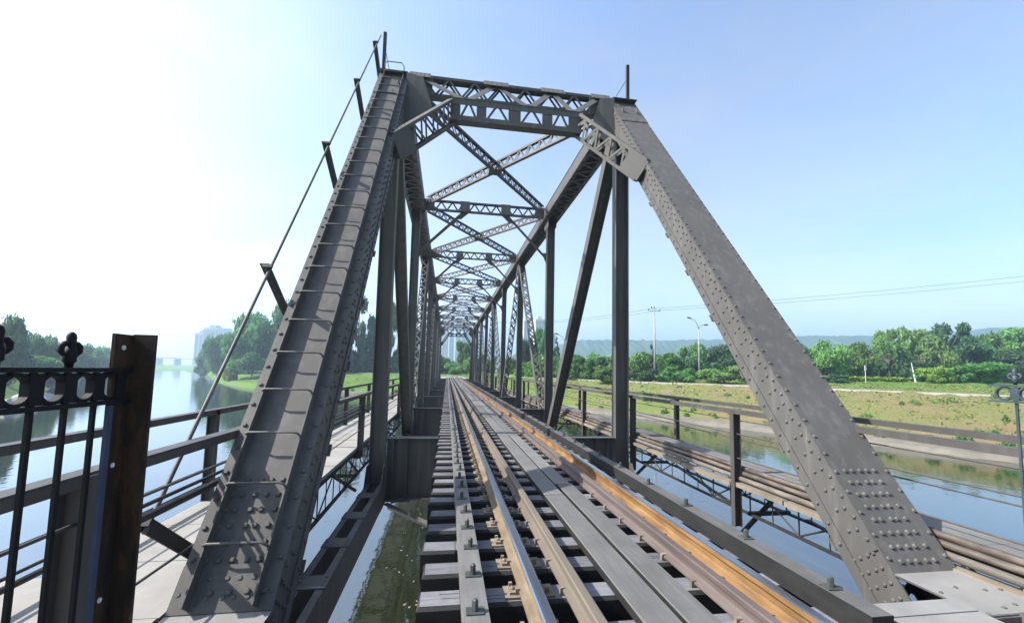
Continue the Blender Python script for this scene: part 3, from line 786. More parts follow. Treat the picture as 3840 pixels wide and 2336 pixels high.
mb = MB(); mb.box(-4.3, 4.3, -6, 1.0, -6.5, -.46); mb.box(-4.3, 4.3, -6, 2.9, -6.5, -2.35)
tag(mb.build('abutment', M['concrete']), 'concrete abutment carrying the near end of the bridge', 'abutment')
mb = MB(); mb.box(-4.3, 4.3, YE + .9, YE + 8, -6.5, -.46); mb.box(-4.3, 4.3, YE - .5, YE + 8, -6.5, -2.35)
tag(mb.build('abutment', M['concrete']), 'concrete abutment carrying the far end of the bridge', 'abutment')

# ------------------------------------------------------------------ iron fences at the near end
def iron_fence(x, ya, yb, mat, lab, post_ys, finials, flip):
    root = empty('iron_fence', (x, (ya + yb) / 2, -.3), lab, 'fence')
    mb = MB(); mb.box(x - .02, x + .02, ya, yb, 1.294, 1.308); mb.build('top_bar', mat, root)
    mb = MB(); mb.box(x - .02, x + .02, ya, yb, 1.184, 1.197); mb.build('lower_bar', mat, root)
    for yy in post_ys:
        g = MB(); g.box(x - .0055, x + .0055, yy - .007, yy + .007, -.25, 1.293); g.box(x - .013, x + .013, yy - .022, yy + .022, 1.2, 1.29); g.build('picket', mat, root)
    pitch = post_ys[1] - post_ys[0]
    for yy in [post_ys[0] - pitch / 2] + [v + pitch / 2 for v in post_ys]:
        if ya < yy - .03 and yy + .03 < yb:
            g = MB(); n = 22
            for xo in (-.012,):
                pts = [V3(x, yy + .046 * math.cos(2 * math.pi * i / n), 1.2455 + .046 * math.sin(2 * math.pi * i / n)) for i in range(n)]
                vs = []
                for i in range(n):
                    c, s_ = math.cos(2 * math.pi * i / n), math.sin(2 * math.pi * i / n)
                    for rr, xx in ((.0375, -.011), (.048, -.011), (.048, .011), (.0375, .011)): vs.append((x + xx, yy + rr * c, 1.2455 + rr * s_))
                f = []
                for i in range(n):
                    j = (i + 1) % n
                    for k in range(4): f.append((i * 4 + k, i * 4 + (k + 1) % 4, j * 4 + (k + 1) % 4, j * 4 + k))
                g.add(vs, f)
            g.build('ring', mat, root)
    for yy in finials:
        g = MB(); g.tube([(x, yy, 1.308), (x, yy, 1.322), (x, yy, 1.326), (x, yy, 1.352), (x, yy, 1.372)], [.010, .011, .0165, .0165, .012], 8)
        g.tube([(x, yy, 1.368), (x, yy, 1.374), (x, yy, 1.402), (x, yy, 1.412), (x, yy, 1.418)], [.010, .0115, .0125, .010, .004], 8)
        for q in (-1, 1): g.tube([(x, yy + q * .008, 1.381), (x, yy + q * .022, 1.382), (x, yy + q * .032, 1.372), (x, yy + q * .033, 1.358), (x, yy + q * .024, 1.347), (x, yy + q * .016, 1.350)], [.005, .008, .009, .0085, .006, .004], 7)
        g.build('finial', mat, root, True)
    return root
iron_fence(-2.5, .35, 1.742, M['iron'], 'black iron fence panel with rings and spear finials at the left edge', [1.497 - .109 * k for k in range(6, -1, -1)] + [1.605, 1.70], [1.497 - .218 * k for k in range(0, 4)], False)
iron_fence(2.5, .9, 2.5, M['green_iron'], 'greenish iron fence panel with a ring row at the right edge', [2.36 - .122 * k for k in range(9, -1, -1)], [2.36 - .244 * k for k in range(3, -1, -1)], True)
# rusty angle post
root = empty('fence_post', (-2.5, 1.78, -.4), 'rusty brown angle iron post at the end of the left iron fence', 'post')
mb = MB()
mb.box(-2.586, -2.438, 1.86, 1.874, -.4, 1.432); mb.build('front_leg', M['rusty_angle'], root) if False else None
mb = MB(); A0 = (-2.5, 1.742)
mb.box(-2.505, -2.493, 1.662, 1.755, -.4, 1.428); mb.build('side_leg', M['rusty_angle'], root)
mb = MB(); mb.box(-2.4925, -2.418, 1.743, 1.755, -.4, 1.431); mb.build('front_leg', M['rusty_angle'], root)
mb = MB()
for z in (1.38, .97, .52, .42): mb.tube([(-2.4925, 1.70, z), (-2.489, 1.70, z)], .0085, 8)
mb.build('bolt_hole', M['white'], root)
mb = MB(); mb.box(-2.483, -2.471, 1.63, 1.65, -.2, 1.18); mb.build('blue_bar', M['blue_paint'], root)
mb = MB(); mb.box(-5.6, -4.62, 3.2, 4.3, -.95, -.62); mb.box(-5.7, -4.6, 3.1, 4.4, -.619, -.55)
tag(mb.build('parapet_block', M['concrete']), 'pale concrete parapet block below the left walkway at the lower left', 'parapet')

# ------------------------------------------------------------------ land and river
ZW = -4.2
Fs = np.array([(600, -420), (200, -95), (90, -20), (52, 7), (39, 20.5), (36, 26.5), (33.3, 32), (30.4, 39), (27.2, 43.6), (25, 46.6), (22.2, 50.5), (18.6, 56.5), (14.5, 64), (7, 75), (-6, 87), (-16.8, 92), (-24, 92.5), (-33, 95), (-45, 105.5), (-52, 114), (-63, 129.5), (-81.5, 162), (-120, 232), (-205, 387), (-441, 789), (-780, 1420), (-1215, 2200)], float)
Ns = np.array([(600, -520), (200, -170), (90, -70), (40, -12), (18, 2.5), (8, 4.2), (-7, 4.2), (-14, 5.5), (-24, 14), (-38, 34), (-53.5, 60), (-58, 69), (-87, 108), (-142, 190), (-227, 327), (-547, 925), (-852, 1420), (-1320, 2200)], float)
def pdist(px, py, poly):
    d = np.full(px.shape, 1e9); sgn = np.zeros(px.shape)
    for i in range(len(poly) - 1):
        a, b = poly[i], poly[i + 1]; ab = b - a; L2 = ab @ ab
        t = np.clip(((px - a[0]) * ab[0] + (py - a[1]) * ab[1]) / L2, 0, 1)
        dx = px - a[0] - t * ab[0]; dy = py - a[1] - t * ab[1]; dd = np.hypot(dx, dy)
        m = dd < d; d = np.where(m, dd, d); sgn = np.where(m, np.sign(ab[0] * dy - ab[1] * dx), sgn)
    return d, sgn
def smooth(a): a = np.clip(a, 0, 1); return a * a * (3 - 2 * a)
def height(px, py):
    df, sf = pdist(px, py, Fs); dn, sn = pdist(px, py, Ns)
    # going along the polylines from +x to -x: far land lies on the right (sf<0), near land on the left (sn>0)
    land_f = sf < 0; land_n = sn > 0
    cw = np.where(px > 12, 14., np.where(px < -8, 25., 14 + (12 - px) / 20 * 11))
    hf = np.where(df < 1.8, ZW + .75 * df / 1.8, ZW + .75 + (-.0 - ZW - .75) * np.clip((df - 1.8) / (cw - 1.8), 0, 1) ** .85)
    hf = np.where(df > cw + 1.5, 0.0 + .9 * smooth((df - cw - 6) / 34), hf)
    hn = ZW + 4.3 * smooth(dn / 9.) 
    hn = np.where(px > -6, np.minimum(hn, -.75), hn)
    w = np.minimum(df, dn); bed = ZW - np.minimum(w * .25, 2.2)
    z = np.where(land_f, hf, np.where(land_n, hn, bed))
    return z, land_f, df, cw
def axis(a, b, st, lo, hi, gr=1.22):
    v = list(np.arange(a, b + st / 2, st)); s_ = st
    while v[-1] < hi: s_ *= gr; v.append(v[-1] + s_)
    s_ = st
    while v[0] > lo: s_ *= gr; v.insert(0, v[0] - s_)
    return np.array(v)
gx = axis(-110, 95, 1.25, -2000, 2000); gy = axis(-20, 150, 1.25, -900, 2200)
X, Y = np.meshgrid(gx, gy); Z, LF, DF, CW = height(X, Y)
rough = (np.sin(X * .9 + np.cos(Y * .7) * 2) * np.sin(Y * 1.1 + X * .3) * .12 + rng.normal(0, .05, X.shape)) * np.where((Z > ZW + .8), 1, 0)
Z = Z + rough
nx, ny = len(gx), len(gy)
idx = np.arange(nx * ny).reshape(ny, nx)
faces = np.stack([idx[:-1, :-1], idx[:-1, 1:], idx[1:, 1:], idx[1:, :-1]], -1).reshape(-1, 4)
me = bpy.data.meshes.new('ground'); me.from_pydata(np.stack([X, Y, Z], -1).reshape(-1, 3).tolist(), [], faces.tolist())
me.materials.append(M['ground']); me.polygons.foreach_set('use_smooth', [True] * len(faces)); me.update()
o = bpy.data.objects.new('ground', me); COL.objects.link(o); struct(o)
mb = MB(); mb.add([(-2000, -900, ZW), (2000, -900, ZW), (2000, 2200, ZW), (-2000, 2200, ZW)], [(0, 1, 2, 3)]); struct(mb.build('river', M['water']))
# strips following the far shore
def offset_line(poly, d, i0, i1, step=1.5):
    pts = []
    for i in range(i0, i1):
        a, b = poly[i], poly[i + 1]; n = max(1, int(np.hypot(*(b - a)) / step))
        for k in range(n): pts.append(a + (b - a) * k / n)
    pts = np.array(pts)
    for _ in range(6): pts[1:-1] = (pts[:-2] + 2 * pts[1:-1] + pts[2:]) / 4
    t = np.gradient(pts, axis=0); t /= np.linalg.norm(t, axis=1)[:, None]
    dd = d(pts[:, 0]) if callable(d) else d
    return pts + np.stack([t[:, 1], -t[:, 0]], 1) * np.reshape(dd, (-1, 1))
def strip(name, lines, mat, kind='structure'):
    mb = MB(); n = min(len(l) for l in lines)
    vs = [tuple(p) for l in lines for p in l[:n]]; f = []
    for r in range(len(lines) - 1):
        for i in range(n - 1): f.append((r * n + i, r * n + i + 1, (r + 1) * n + i + 1, (r + 1) * n + i)[::-1])
    mb.add(vs, f); o = mb.build(name, mat); o['kind'] = kind; return o
def z3(l, z): return [(p[0], p[1], z) for p in l]
i0, i1 = 2, 17
strip('revetment', [z3(offset_line(Fs, -.3, i0, i1), ZW - .3), z3(offset_line(Fs, .15, i0, i1), ZW + .42), z3(offset_line(Fs, .5, i0, i1), ZW + .45), z3(offset_line(Fs, 1.0, i0, i1), ZW + .6), z3(offset_line(Fs, 1.4, i0, i1), ZW + .62), z3(offset_line(Fs, 1.5, i0, i1), ZW + .3)], M['revet'])
cwf = lambda x: np.where(x > 12, 14., np.where(x < -8, 25., 14 + (12 - x) / 20 * 11))
L = lambda o_: offset_line(Fs, lambda x: cwf(x) + o_, 2, 17)
strip('kerb', [z3(L(.0), -.2), z3(L(0), .11), z3(L(.35), .12), z3(L(.4), -.05)], M['kerb'])
strip('road', [z3(L(.39), .045), z3(L(3.6), .05)], M['road'])
# track bed beyond the far abutment
mb = MB()
mb.hexa([(-4.2, YE + 1, -3), (4.2, YE + 1, -3), (4.2, 140, -3), (-4.2, 140, -3), (-2.6, YE + 1, -.33), (2.6, YE + 1, -.33), (2.6, 140, -.2), (-2.6, 140, -.2)])
struct(mb.build('track_bed', M['ballast']))
# grass tufts over the banks: nobody could count them
def hz(x, y): z, lf, df, cw = height(np.array([x]), np.array([y])); return float(z[0]), bool(lf[0]), float(df[0]), float(cw[0])
px = np.concatenate([rng.uniform(8, 75, 30000), rng.uniform(-75, 8, 26000)]); py = np.concatenate([rng.uniform(5, 95, 30000), rng.uniform(75, 150, 26000)])
zz, lf, df, cw = height(px, py); keep = lf & (df > 2.9) & (df < cw + 30) & ((df < cw - .1) | (df > cw + 4.2)); px, py, zz = px[keep], py[keep], zz[keep]
n = len(px); ang = rng.uniform(0, 6.28, n); hh = rng.uniform(.04, .13, n) * np.where(rng.uniform(size=n) < .08, 2, 1); ww = rng.uniform(.05, .13, n)
dx, dy = np.cos(ang) * ww, np.sin(ang) * ww
tv = np.stack([np.stack([px - dx, py - dy, zz - .03], -1), np.stack([px + dx, py + dy, zz - .03], -1), np.stack([px + dx * .8 + rng.normal(0, .05, n), py + dy * .8, zz + hh], -1), np.stack([px - dx * .8 + rng.normal(0, .05, n), py - dy * .8, zz + hh * .8], -1)], 1).reshape(-1, 3)
me = bpy.data.meshes.new('grass'); me.from_pydata(tv.tolist(), [], np.arange(4 * n).reshape(-1, 4).tolist()); me.materials.append(M['blade'])
o = bpy.data.objects.new('grass', me); COL.objects.link(o); struct(o, 'stuff')

r = np.random.default_rng(21); n = 260
x_ = np.concatenate([r.normal(-1.2, .8, 170), r.uniform(-12, 10, 90)]); y_ = np.concatenate([r.uniform(9, 20, 170), r.uniform(9, 34, 90)]); q = r.uniform(.015, .06, n); a = r.uniform(0, 6.28, n)
pv_ = np.stack([np.stack([x_ + q * np.cos(a + k * 1.57) * (1 if k % 2 else .5), y_ + q * np.sin(a + k * 1.57), np.full(n, ZW + .012)], -1) for k in range(4)], 1).reshape(-1, 3)
me = bpy.data.meshes.new('floating_leaves'); me.from_pydata(pv_.tolist(), [], np.arange(4 * n).reshape(-1, 4).tolist()); me.materials.append(M['edge_board'])
o = bpy.data.objects.new('floating_leaves', me); COL.objects.link(o); struct(o, 'stuff')
# ------------------------------------------------------------------ trees
def crown_mesh(name, seed, lobes, nleaf, leaf, shape, mat):
    r = np.random.default_rng(seed); C = []; R = []
    for i in range(lobes):
        u = r.normal(size=3); u /= np.linalg.norm(u); k = r.uniform(.25, .8)
        if shape == 'round': c = np.array([u[0] * .8 * k, u[1] * .8 * k, .50 + u[2] * .46 * k]); rad = r.uniform(.18, .32)
        elif shape == 'tall':
            z = r.uniform(.06, .93); w = .72 * (1 - abs(z - .42) * 1.2); c = np.array([u[0] * w, u[1] * w, z]); rad = r.uniform(.12, .22)
        elif shape == 'cone':
            z = r.uniform(.12, .95); w = .85 * (1 - z); c = np.array([u[0] * w, u[1] * w, z]); rad = .05 + .13 * (1 - z)
        else: z = r.uniform(.12, .72); c = np.array([u[0] * .62, u[1] * .62, z]); rad = r.uniform(.18, .32)
        C.append(c); R.append(rad)
    C = np.array(C); R = np.array(R); wts = R ** 2 / np.sum(R ** 2)
    k = r.choice(lobes, nleaf, p=wts); u = r.normal(size=(nleaf, 3)); u /= np.linalg.norm(u, axis=1)[:, None]
    rr = (r.uniform(0, 1, nleaf) ** .45) * r.normal(1, .13, nleaf)
    hs = np.array([1.0, 1.0, .62 if shape != 'cone' else .45]); P = C[k] + u * (R[k] * rr)[:, None] * hs
    P[:, 2] = np.clip(P[:, 2], .02, 1.05)
    nrm = u + r.normal(0, .7, (nleaf, 3)); nrm /= np.linalg.norm(nrm, axis=1)[:, None]
    t1 = np.cross(nrm, r.normal(size=(nleaf, 3))); t1 /= np.linalg.norm(t1, axis=1)[:, None]; t2 = np.cross(nrm, t1)
    s_ = leaf * r.uniform(.6, 1.4, nleaf)[:, None]
    # unit crown: x,y radius ~1, z height 0..1 ; leaf quads as kites
    q = np.stack([P - t1 * s_, P + t2 * s_ * .45, P + t1 * s_, P - t2 * s_ * .45], 1).reshape(-1, 3)
    me = bpy.data.meshes.new(name); me.from_pydata(q.tolist(), [], np.arange(4 * nleaf).reshape(-1, 4).tolist()); me.materials.append(M[mat]); return me
def trunk_mesh(name, seed, shape):
    r = random.Random(seed); mb = MB()
    top = .75 if shape != 'bush' else .35
    mb.tube([(0, 0, -.06), (r.uniform(-.02, .02), 0, top * .3), (r.uniform(-.04, .04), r.uniform(-.04, .04), top * .6), (0, 0, top)], [.055, .042, .03, .012], 7)
    for i in range(7):
        z = r.uniform(.25, .6) * top / .75; a = r.uniform(0, 6.28); L_ = r.uniform(.25, .5)
        mb.tube([(0, 0, z), (math.cos(a) * L_ * .5, math.sin(a) * L_ * .5, z + .1), (math.cos(a) * L_, math.sin(a) * L_, z + .22)], [.024, .015, .006], 5)
    me = bpy.data.meshes.new(name); me.from_pydata(mb.v, [], mb.f); me.materials.append(M['bark']); return me
CR = {}
def crown(shape, mat, v):
    key = (shape, mat, v)
    if key not in CR:
        nl = {'round': 12000, 'tall': 12000, 'cone': 6000, 'bush': 7000}[shape]; lf_ = {'round': .047, 'tall': .040, 'cone': .045, 'bush': .055}[shape]
        CR[key] = crown_mesh('crown', 100 + v * 7 + len(CR), {'round': 24, 'tall': 36, 'cone': 26, 'bush': 18}[shape], nl, lf_, shape, mat)
    return CR[key]
TR = {}
def tree(x, y, h, rad, shape, mat, v, label, cat='tree', group=None, zg=None):
    z = hz(x, y)[0] if zg is None else zg
    top = h * (1.1 if shape == 'round' else 1.03) + .4                                    # heights were measured from z = 0.4
    hh = top - z
    o = empty('tree' if shape != 'bush' else 'bush', (x, y, z), label, cat if shape != 'bush' else 'bush', group)
    c = bpy.data.objects.new('crown', crown(shape, mat, v)); COL.objects.link(c); c.parent = o
    a = random.uniform(0, 6.28); c.scale = (rad * 1.4, rad * 1.4, hh); c.rotation_euler = (0, 0, a)
    if (shape, v) not in TR: TR[(shape, v)] = trunk_mesh('trunk', v, shape)
    t = bpy.data.objects.new('trunk', TR[(shape, v)]); COL.objects.link(t); t.parent = o
    t.scale = (min(rad, 4) * 1.1, min(rad, 4) * 1.1, hh); t.rotation_euler = (0, 0, a)
    return o
T_ = [
 # right bank, right of the end post
 (72.9, 72, 7.8, 3.6, 'round', 'leaf_light', 0, 'round light green tree just right of the right end post'),
 (86.3, 78, 8.2, 4.2, 'round', 'leaf', 1, 'mid green tree behind the low hedge on the right bank'),
 (105.3, 88, 13.2, 4.8, 'tall', 'leaf_light', 0, 'tall pale green tree rising left of the darkest tall tree'),
 (118.5, 92, 13.7, 5.2, 'tall', 'leaf_light', 1, 'tall pale feathery tree right beside the darkest tall tree'),
 (117.5, 84, 13.9, 5.8, 'tall', 'leaf_dark', 2, 'darkest and tallest tree above the yellow green bush on the right'),
 (137.2, 92, 13.5, 5.6, 'round', 'leaf', 2, 'broad green tree behind the dark shrub on the right'),
 (153.9, 96, 14.8, 8.0, 'tall', 'leaf_light', 3, 'wide light green tree at the right edge above the iron fence'),
 (139.7, 80, 13.9, 6.3, 'round', 'leaf', 0, 'green tree half out of view at the far right edge'),
 (83.1, 70, 7.4, 2.8, 'cone', 'leaf_dark', 0, 'dark layered conifer standing in front of the pale tall trees'),
 (95, 74, 7.4, 3.6, 'cone', 'leaf_dark', 1, 'dark spreading conifer behind the leaning white post'),
 (122, 74, 8, 4.6, 'round', 'leaf_dark', 2, 'dark green round tree behind the right iron fence'),
 (75.7, 57, 3.6, 2.0, 'bush', 'leaf_yellow', 0, 'bright yellow green bush at the end of the low hedge'),
 (84.1, 60, 4.4, 5.2, 'bush', 'leaf', 1, 'large dark shrub beside the yellow green bush'),
 (62.6, 62, 1.9, 2.0, 'bush', 'leaf_dark', 2, 'small dark bush under the round light green tree'),
 # between the right posts
 (23.7, 78, 4.5, 2.4, 'bush', 'leaf', 0, 'green bush next to the dark sloping diagonal on the right'),
 (29.4, 82, 5.9, 3.0, 'bush', 'leaf_light', 1, 'light green bush just left of the right hip vertical'),
 (36.3, 80, 5.9, 2.6, 'bush', 'leaf_light', 2, 'light green bush just right of the right hip vertical'),
 (37.2, 76, 6.9, 1.2, 'cone', 'leaf_dark', 1, 'slim dark conifer left of the tall utility pole'),
 (46.0, 86, 6.7, 3.7, 'bush', 'leaf', 2, 'green bush between the utility pole and the street lamp'),
 (53.7, 88, 7.8, 3.9, 'round', 'leaf', 3, 'round green tree right behind the street lamp'),
 (59.1, 86, 8.3, 4.0, 'round', 'leaf_dark', 1, 'bluish green tree right of the street lamp'),
 (37.9, 68, 2.8, 3.2, 'bush', 'leaf', 0, 'low bright green bush in front of the utility pole'),
 (43.8, 64, 3.0, 3.9, 'bush', 'leaf_light', 2, 'wide low bush right of the foot of the street lamp'),
 (31.3, 68, 2.3, 2.4, 'bush', 'leaf_dark', 1, 'low dark bush beside the right hip vertical'),
 (26.5, 70, 2.6, 2.6, 'bush', 'leaf', 1, 'low green bush at the kerb between the right posts'),
 (64.9, 84, 7.8, 4.0, 'round', 'leaf', 0, 'green tree half hidden by the middle of the right end post'),
 (69.3, 82, 8.0, 4.0, 'round', 'leaf_light', 1, 'light green tree hidden behind the right end post'),
 (75.4, 82, 7.9, 4.0, 'round', 'leaf', 2, 'green tree peeping out right of the right end post'),
 (51.5, 66, 2.6, 3.4, 'bush', 'leaf', 2, 'low bush hidden at the left edge of the right end post'),
 # beyond the far portal
 (19.9, 115, 11.1, 2.2, 'round', 'leaf_dark', 0, 'dark tree seen left of the laced diagonal'),
 (25.2, 120, 12.9, 2.6, 'tall', 'leaf', 1, 'greyish tree seen right of the laced diagonal'),
 (26.8, 108, 10.2, 1.6, 'cone', 'leaf_dark', 2, 'thin dark conifer beside the second right vertical'),
 (16.6, 120, 5.7, 2.4, 'bush', 'leaf', 0, 'bush among the far right posts'),
 (-1.6, 122, 6.1, 3.4, 'bush', 'leaf', 1, 'green bush left of the track at the far end'),
 (3.6, 127, 9.7, 3.0, 'round', 'leaf', 2, 'round tree framed by the far portal'),
 (5.9, 115, 5.4, 2.8, 'bush', 'leaf_light', 2, 'light green bush right of the track at the far end'),
 (10.5, 128, 6.8, 3.2, 'bush', 'leaf', 0, 'bush behind the far right posts, last one'),
 (1.2, 112, 3.4, 2.6, 'bush', 'leaf_light', 1, 'low bush closing the track at the far end'),
 (-6.5, 118, 6.6, 3.0, 'bush', 'leaf', 2, 'bush behind the far left posts'),
 # left shore
 (-58.5, 60, 6.6, 1.9, 'tall', 'leaf_light', 1, 'light green tree at the left picture edge'),
 (-63.4, 70, 7.0, 2.6, 'round', 'leaf', 1, 'bushy tree between the two spear finials'),
 (-77.8, 92, 6.8, 3.2, 'round', 'leaf', 2, 'dark green tree over the left shore behind the right finial'),
 (-92.0, 115, 6.8, 3.8, 'round', 'leaf', 3, 'green tree right of the spear finial'),
 (-113, 150, 7.8, 4.8, 'round', 'leaf', 0, 'bluish tree left of the rusty post'),
 (-145, 200, 7.2, 6.0, 'round', 'leaf', 1, 'hazy tree touching the rusty post'),
 (-183, 260, 7.0, 8.0, 'round', 'leaf', 2, 'hazy low tree mostly hidden by the rusty post'),
 (-69.5, 78, 5.8, 3.0, 'round', 'leaf_dark', 1, 'darker tree behind the bushy tree of the left shore'),
 (-84.0, 103, 5.2, 3.4, 'round', 'leaf_dark', 3, 'low dark tree in the middle of the left shore'),
 (-101, 132, 5.8, 4.0, 'round', 'leaf', 0, 'low bluish tree near the end of the left shore'),
 (-127, 173, 6.4, 5, 'round', 'leaf_dark', 2, 'hazy dark tree near the end of the left shore'),
 # tall group right of the river on the left side
 (-64.4, 150, 20.2, 8.4, 'round', 'leaf', 0, 'big dark tree on the green bank beyond the handrail'),
 (-109.5, 210, 7.7, 4.6, 'round', 'leaf', 1, 'small pale tree at the foot of the grey tower blocks'),
 (-65.5, 138, 2.3, 2.0, 'bush', 'leaf_yellow', 2, 'bright small bush on the green bank under the big dark tree'),
 (-92, 185, 14.2, 5.4, 'round', 'leaf', 2, 'mid sized hazy tree left of the big dark tree'),
 (-53.8, 150, 21.4, 7.2, 'tall', 'leaf', 1, 'tall dark tree cut by the left edge of the ladder post'),
 (-38.4, 128, 20.6, 6.2, 'tall', 'leaf', 2, 'tall tree hidden behind the ladder post'),
 (-26.4, 124, 22.6, 4.9, 'tall', 'leaf_dark', 3, 'very tall dark tree between the ladder post and the left hip vertical'),
 (-17.9, 128, 19.6, 3.7, 'tall', 'leaf', 0, 'tall tree between the left hip vertical and the dark diagonal'),
 (-31.5, 122, 15.1, 4.6, 'round', 'leaf_dark', 2, 'dark round tree low behind the ladder post'),
 (-12.2, 130, 16.9, 3.4, 'tall', 'leaf_dark', 1, 'tall dark tree hidden behind the left diagonals'),
 (-76, 172, 11, 5.2, 'round', 'leaf', 3, 'tree behind the left flank of the big dark tree'),
]
T_ += [(99, 84, 9.6, 4.6, 'round', 'leaf', 1, 'green tree filling the gap behind the dark layered conifer'), (110, 82, 10.4, 4.4, 'round', 'leaf_light', 2, 'pale rounded tree between the tall pale trees and the darkest tree'),
 (128, 86, 11.4, 5.0, 'round', 'leaf', 3, 'rounded green tree right below the crown of the darkest tree'), (146, 92, 12.4, 6.0, 'round', 'leaf_light', 1, 'light green tree left of the wide tree at the right edge'),
 (80, 84, 8.0, 4.2, 'round', 'leaf_light', 3, 'light tree behind the small white sign'), (41.5, 82, 6.0, 3.2, 'bush', 'leaf', 1, 'green bush directly behind the utility pole'),
 (50, 80, 5.2, 3.0, 'bush', 'leaf_dark', 0, 'dark bush just left of the street lamp shaft'), (33, 84, 5.6, 3.0, 'bush', 'leaf', 2, 'green bush behind the right hip vertical'), (26.5, 80, 5.0, 2.6, 'bush', 'leaf_dark', 1, 'dark bush between the diagonal and the right hip vertical')]
for t in T_: tree(*t)
# understorey that reads as one mass at the foot of the far trees
def scrub(name, pts, seed):
    r = np.random.default_rng(seed); q = []
    for (x, y, rad, h, z0) in pts:
        n = int(1200 + 200 * rad * h); u = r.normal(size=(n, 3)); u /= np.linalg.norm(u, axis=1)[:, None]; u[:, 2] = np.abs(u[:, 2])
        P = np.array([x, y, z0]) + u * np.array([rad, rad, h]) * (r.uniform(.5, 1.05, n) ** .5)[:, None]
        t1 = r.normal(size=(n, 3)); t1 /= np.linalg.norm(t1, axis=1)[:, None]; t2 = np.cross(t1, r.normal(size=(n, 3))); t2 /= np.linalg.norm(t2, axis=1)[:, None]
        s_ = .22 * r.uniform(.6, 1.5, n)[:, None] * (1 + y / 120)
        q.append(np.stack([P - t1 * s_, P + t2 * s_ * .6, P + t1 * s_, P - t2 * s_ * .6], 1).reshape(-1, 3))
    q = np.concatenate(q); me = bpy.data.meshes.new(name); me.from_pydata(q.tolist(), [], np.arange(len(q)).reshape(-1, 4).tolist()); me.materials.append(M['leaf'])
    o = bpy.data.objects.new(name, me); COL.objects.link(o); struct(o, 'stuff')
rr_ = random.Random(4); pts = []
for i in range(60): 
    x = rr_.uniform(18, 175); y = 82 + rr_.uniform(0, 18) + (8 if x < 40 else 0); pts.append((x, y, rr_.uniform(2.5, 4.5), rr_.uniform(3, 5.5), .4))
for i in range(34):
    k = rr_.uniform(0, 1); x = -66 - 200 * k; y = 78 + 290 * k; pts.append((x, y, 2.5 + 8 * k, rr_.uniform(2.5, 4.5), -.6))
for i in range(26): pts.append((rr_.uniform(-66, 20), rr_.uniform(132, 142), rr_.uniform(2.5, 4), rr_.uniform(2, 5), .3))
for i in range(14): k = i / 13; pts.append((-66 - 60 * k, 160 + 100 * k, 3 + 3 * k, 3 + 2 * k, .0))
scrub('undergrowth', pts, 3)
r = np.random.default_rng(17); q = []
sh = offset_line(Fs, 1.9, 3, 17, 2.0)
for i in range(230):
    if i < 110: k = sh[r.integers(0, len(sh))]; x, y = k + r.normal(0, .25, 2)
    else: x, y = r.uniform(12, 70), r.uniform(24, 66)
    z, lf_, d_, c_ = hz(x, y)
    if not lf_ or d_ < 1.5 or (i >= 110 and d_ > c_ - .6): continue
    m_ = 60; rad = r.uniform(.15, .5); u = r.normal(size=(m_, 3)); u /= np.linalg.norm(u, axis=1)[:, None]; u[:, 2] = np.abs(u[:, 2])
    P = np.array([x, y, z - .03]) + u * np.array([rad, rad, r.uniform(.15, .5)]); t1 = r.normal(size=(m_, 3)) * .05; t2 = r.normal(size=(m_, 3)) * .05 + np.array([0, 0, .06])
    q.append(np.stack([P - t1, P + t2, P + t1, P - t2], 1).reshape(-1, 3))
q = np.concatenate(q); me = bpy.data.meshes.new('weeds'); me.from_pydata(q.tolist(), [], np.arange(len(q)).reshape(-1, 4).tolist()); me.materials.append(M['leaf'])
o = bpy.data.objects.new('weeds', me); COL.objects.link(o); struct(o, 'stuff')
# hedge
mb = MB(); r = np.random.default_rng(8); n = 5000
P = np.stack([r.uniform(58, 80, n), 64 + r.uniform(-.4, .4, n), .75 + r.uniform(0, .9, n)], 1); t1 = r.normal(size=(n, 3)) * .1; t2 = r.normal(size=(n, 3)) * .1
me = bpy.data.meshes.new('hedge'); me.from_pydata(np.stack([P - t1, P + t2, P + t1, P - t2], 1).reshape(-1, 3).tolist(), [], np.arange(4 * n).reshape(-1, 4).tolist()); me.materials.append(M['leaf_yellow'])
o = bpy.data.objects.new('hedge', me); COL.objects.link(o); tag(o, 'low clipped hedge along the lawn behind the right kerb', 'hedge')
# rocks on the left shore
for i in range(7):
    mb = MB(); x, y = -51 - i * 1.1 + random.uniform(-1, 1), 57 + i * 1.9; s_ = random.uniform(.6, 1.3); z = ZW + .25
    vs = []; 
    for a in range(7):
        for b_ in range(10):
            th, ph = math.pi * a / 6, 2 * math.pi * b_ / 10; k = s_ * (1 + .25 * math.sin(3 * ph + i) * math.sin(th) + random.uniform(-.12, .12))
            vs.append((x + k * 1.2 * math.sin(th) * math.cos(ph), y + k * math.sin(th) * math.sin(ph), z + k * .8 * math.cos(th)))
    f = [(a * 10 + b_, a * 10 + (b_ + 1) % 10, (a + 1) * 10 + (b_ + 1) % 10, (a + 1) * 10 + b_) for a in range(6) for b_ in range(10)]
    mb.add(vs, f); tag(mb.build('rock', M['rock']), 'grey boulder on the left shore seen through the fence rings', 'rock', 'boulders on the left shore')

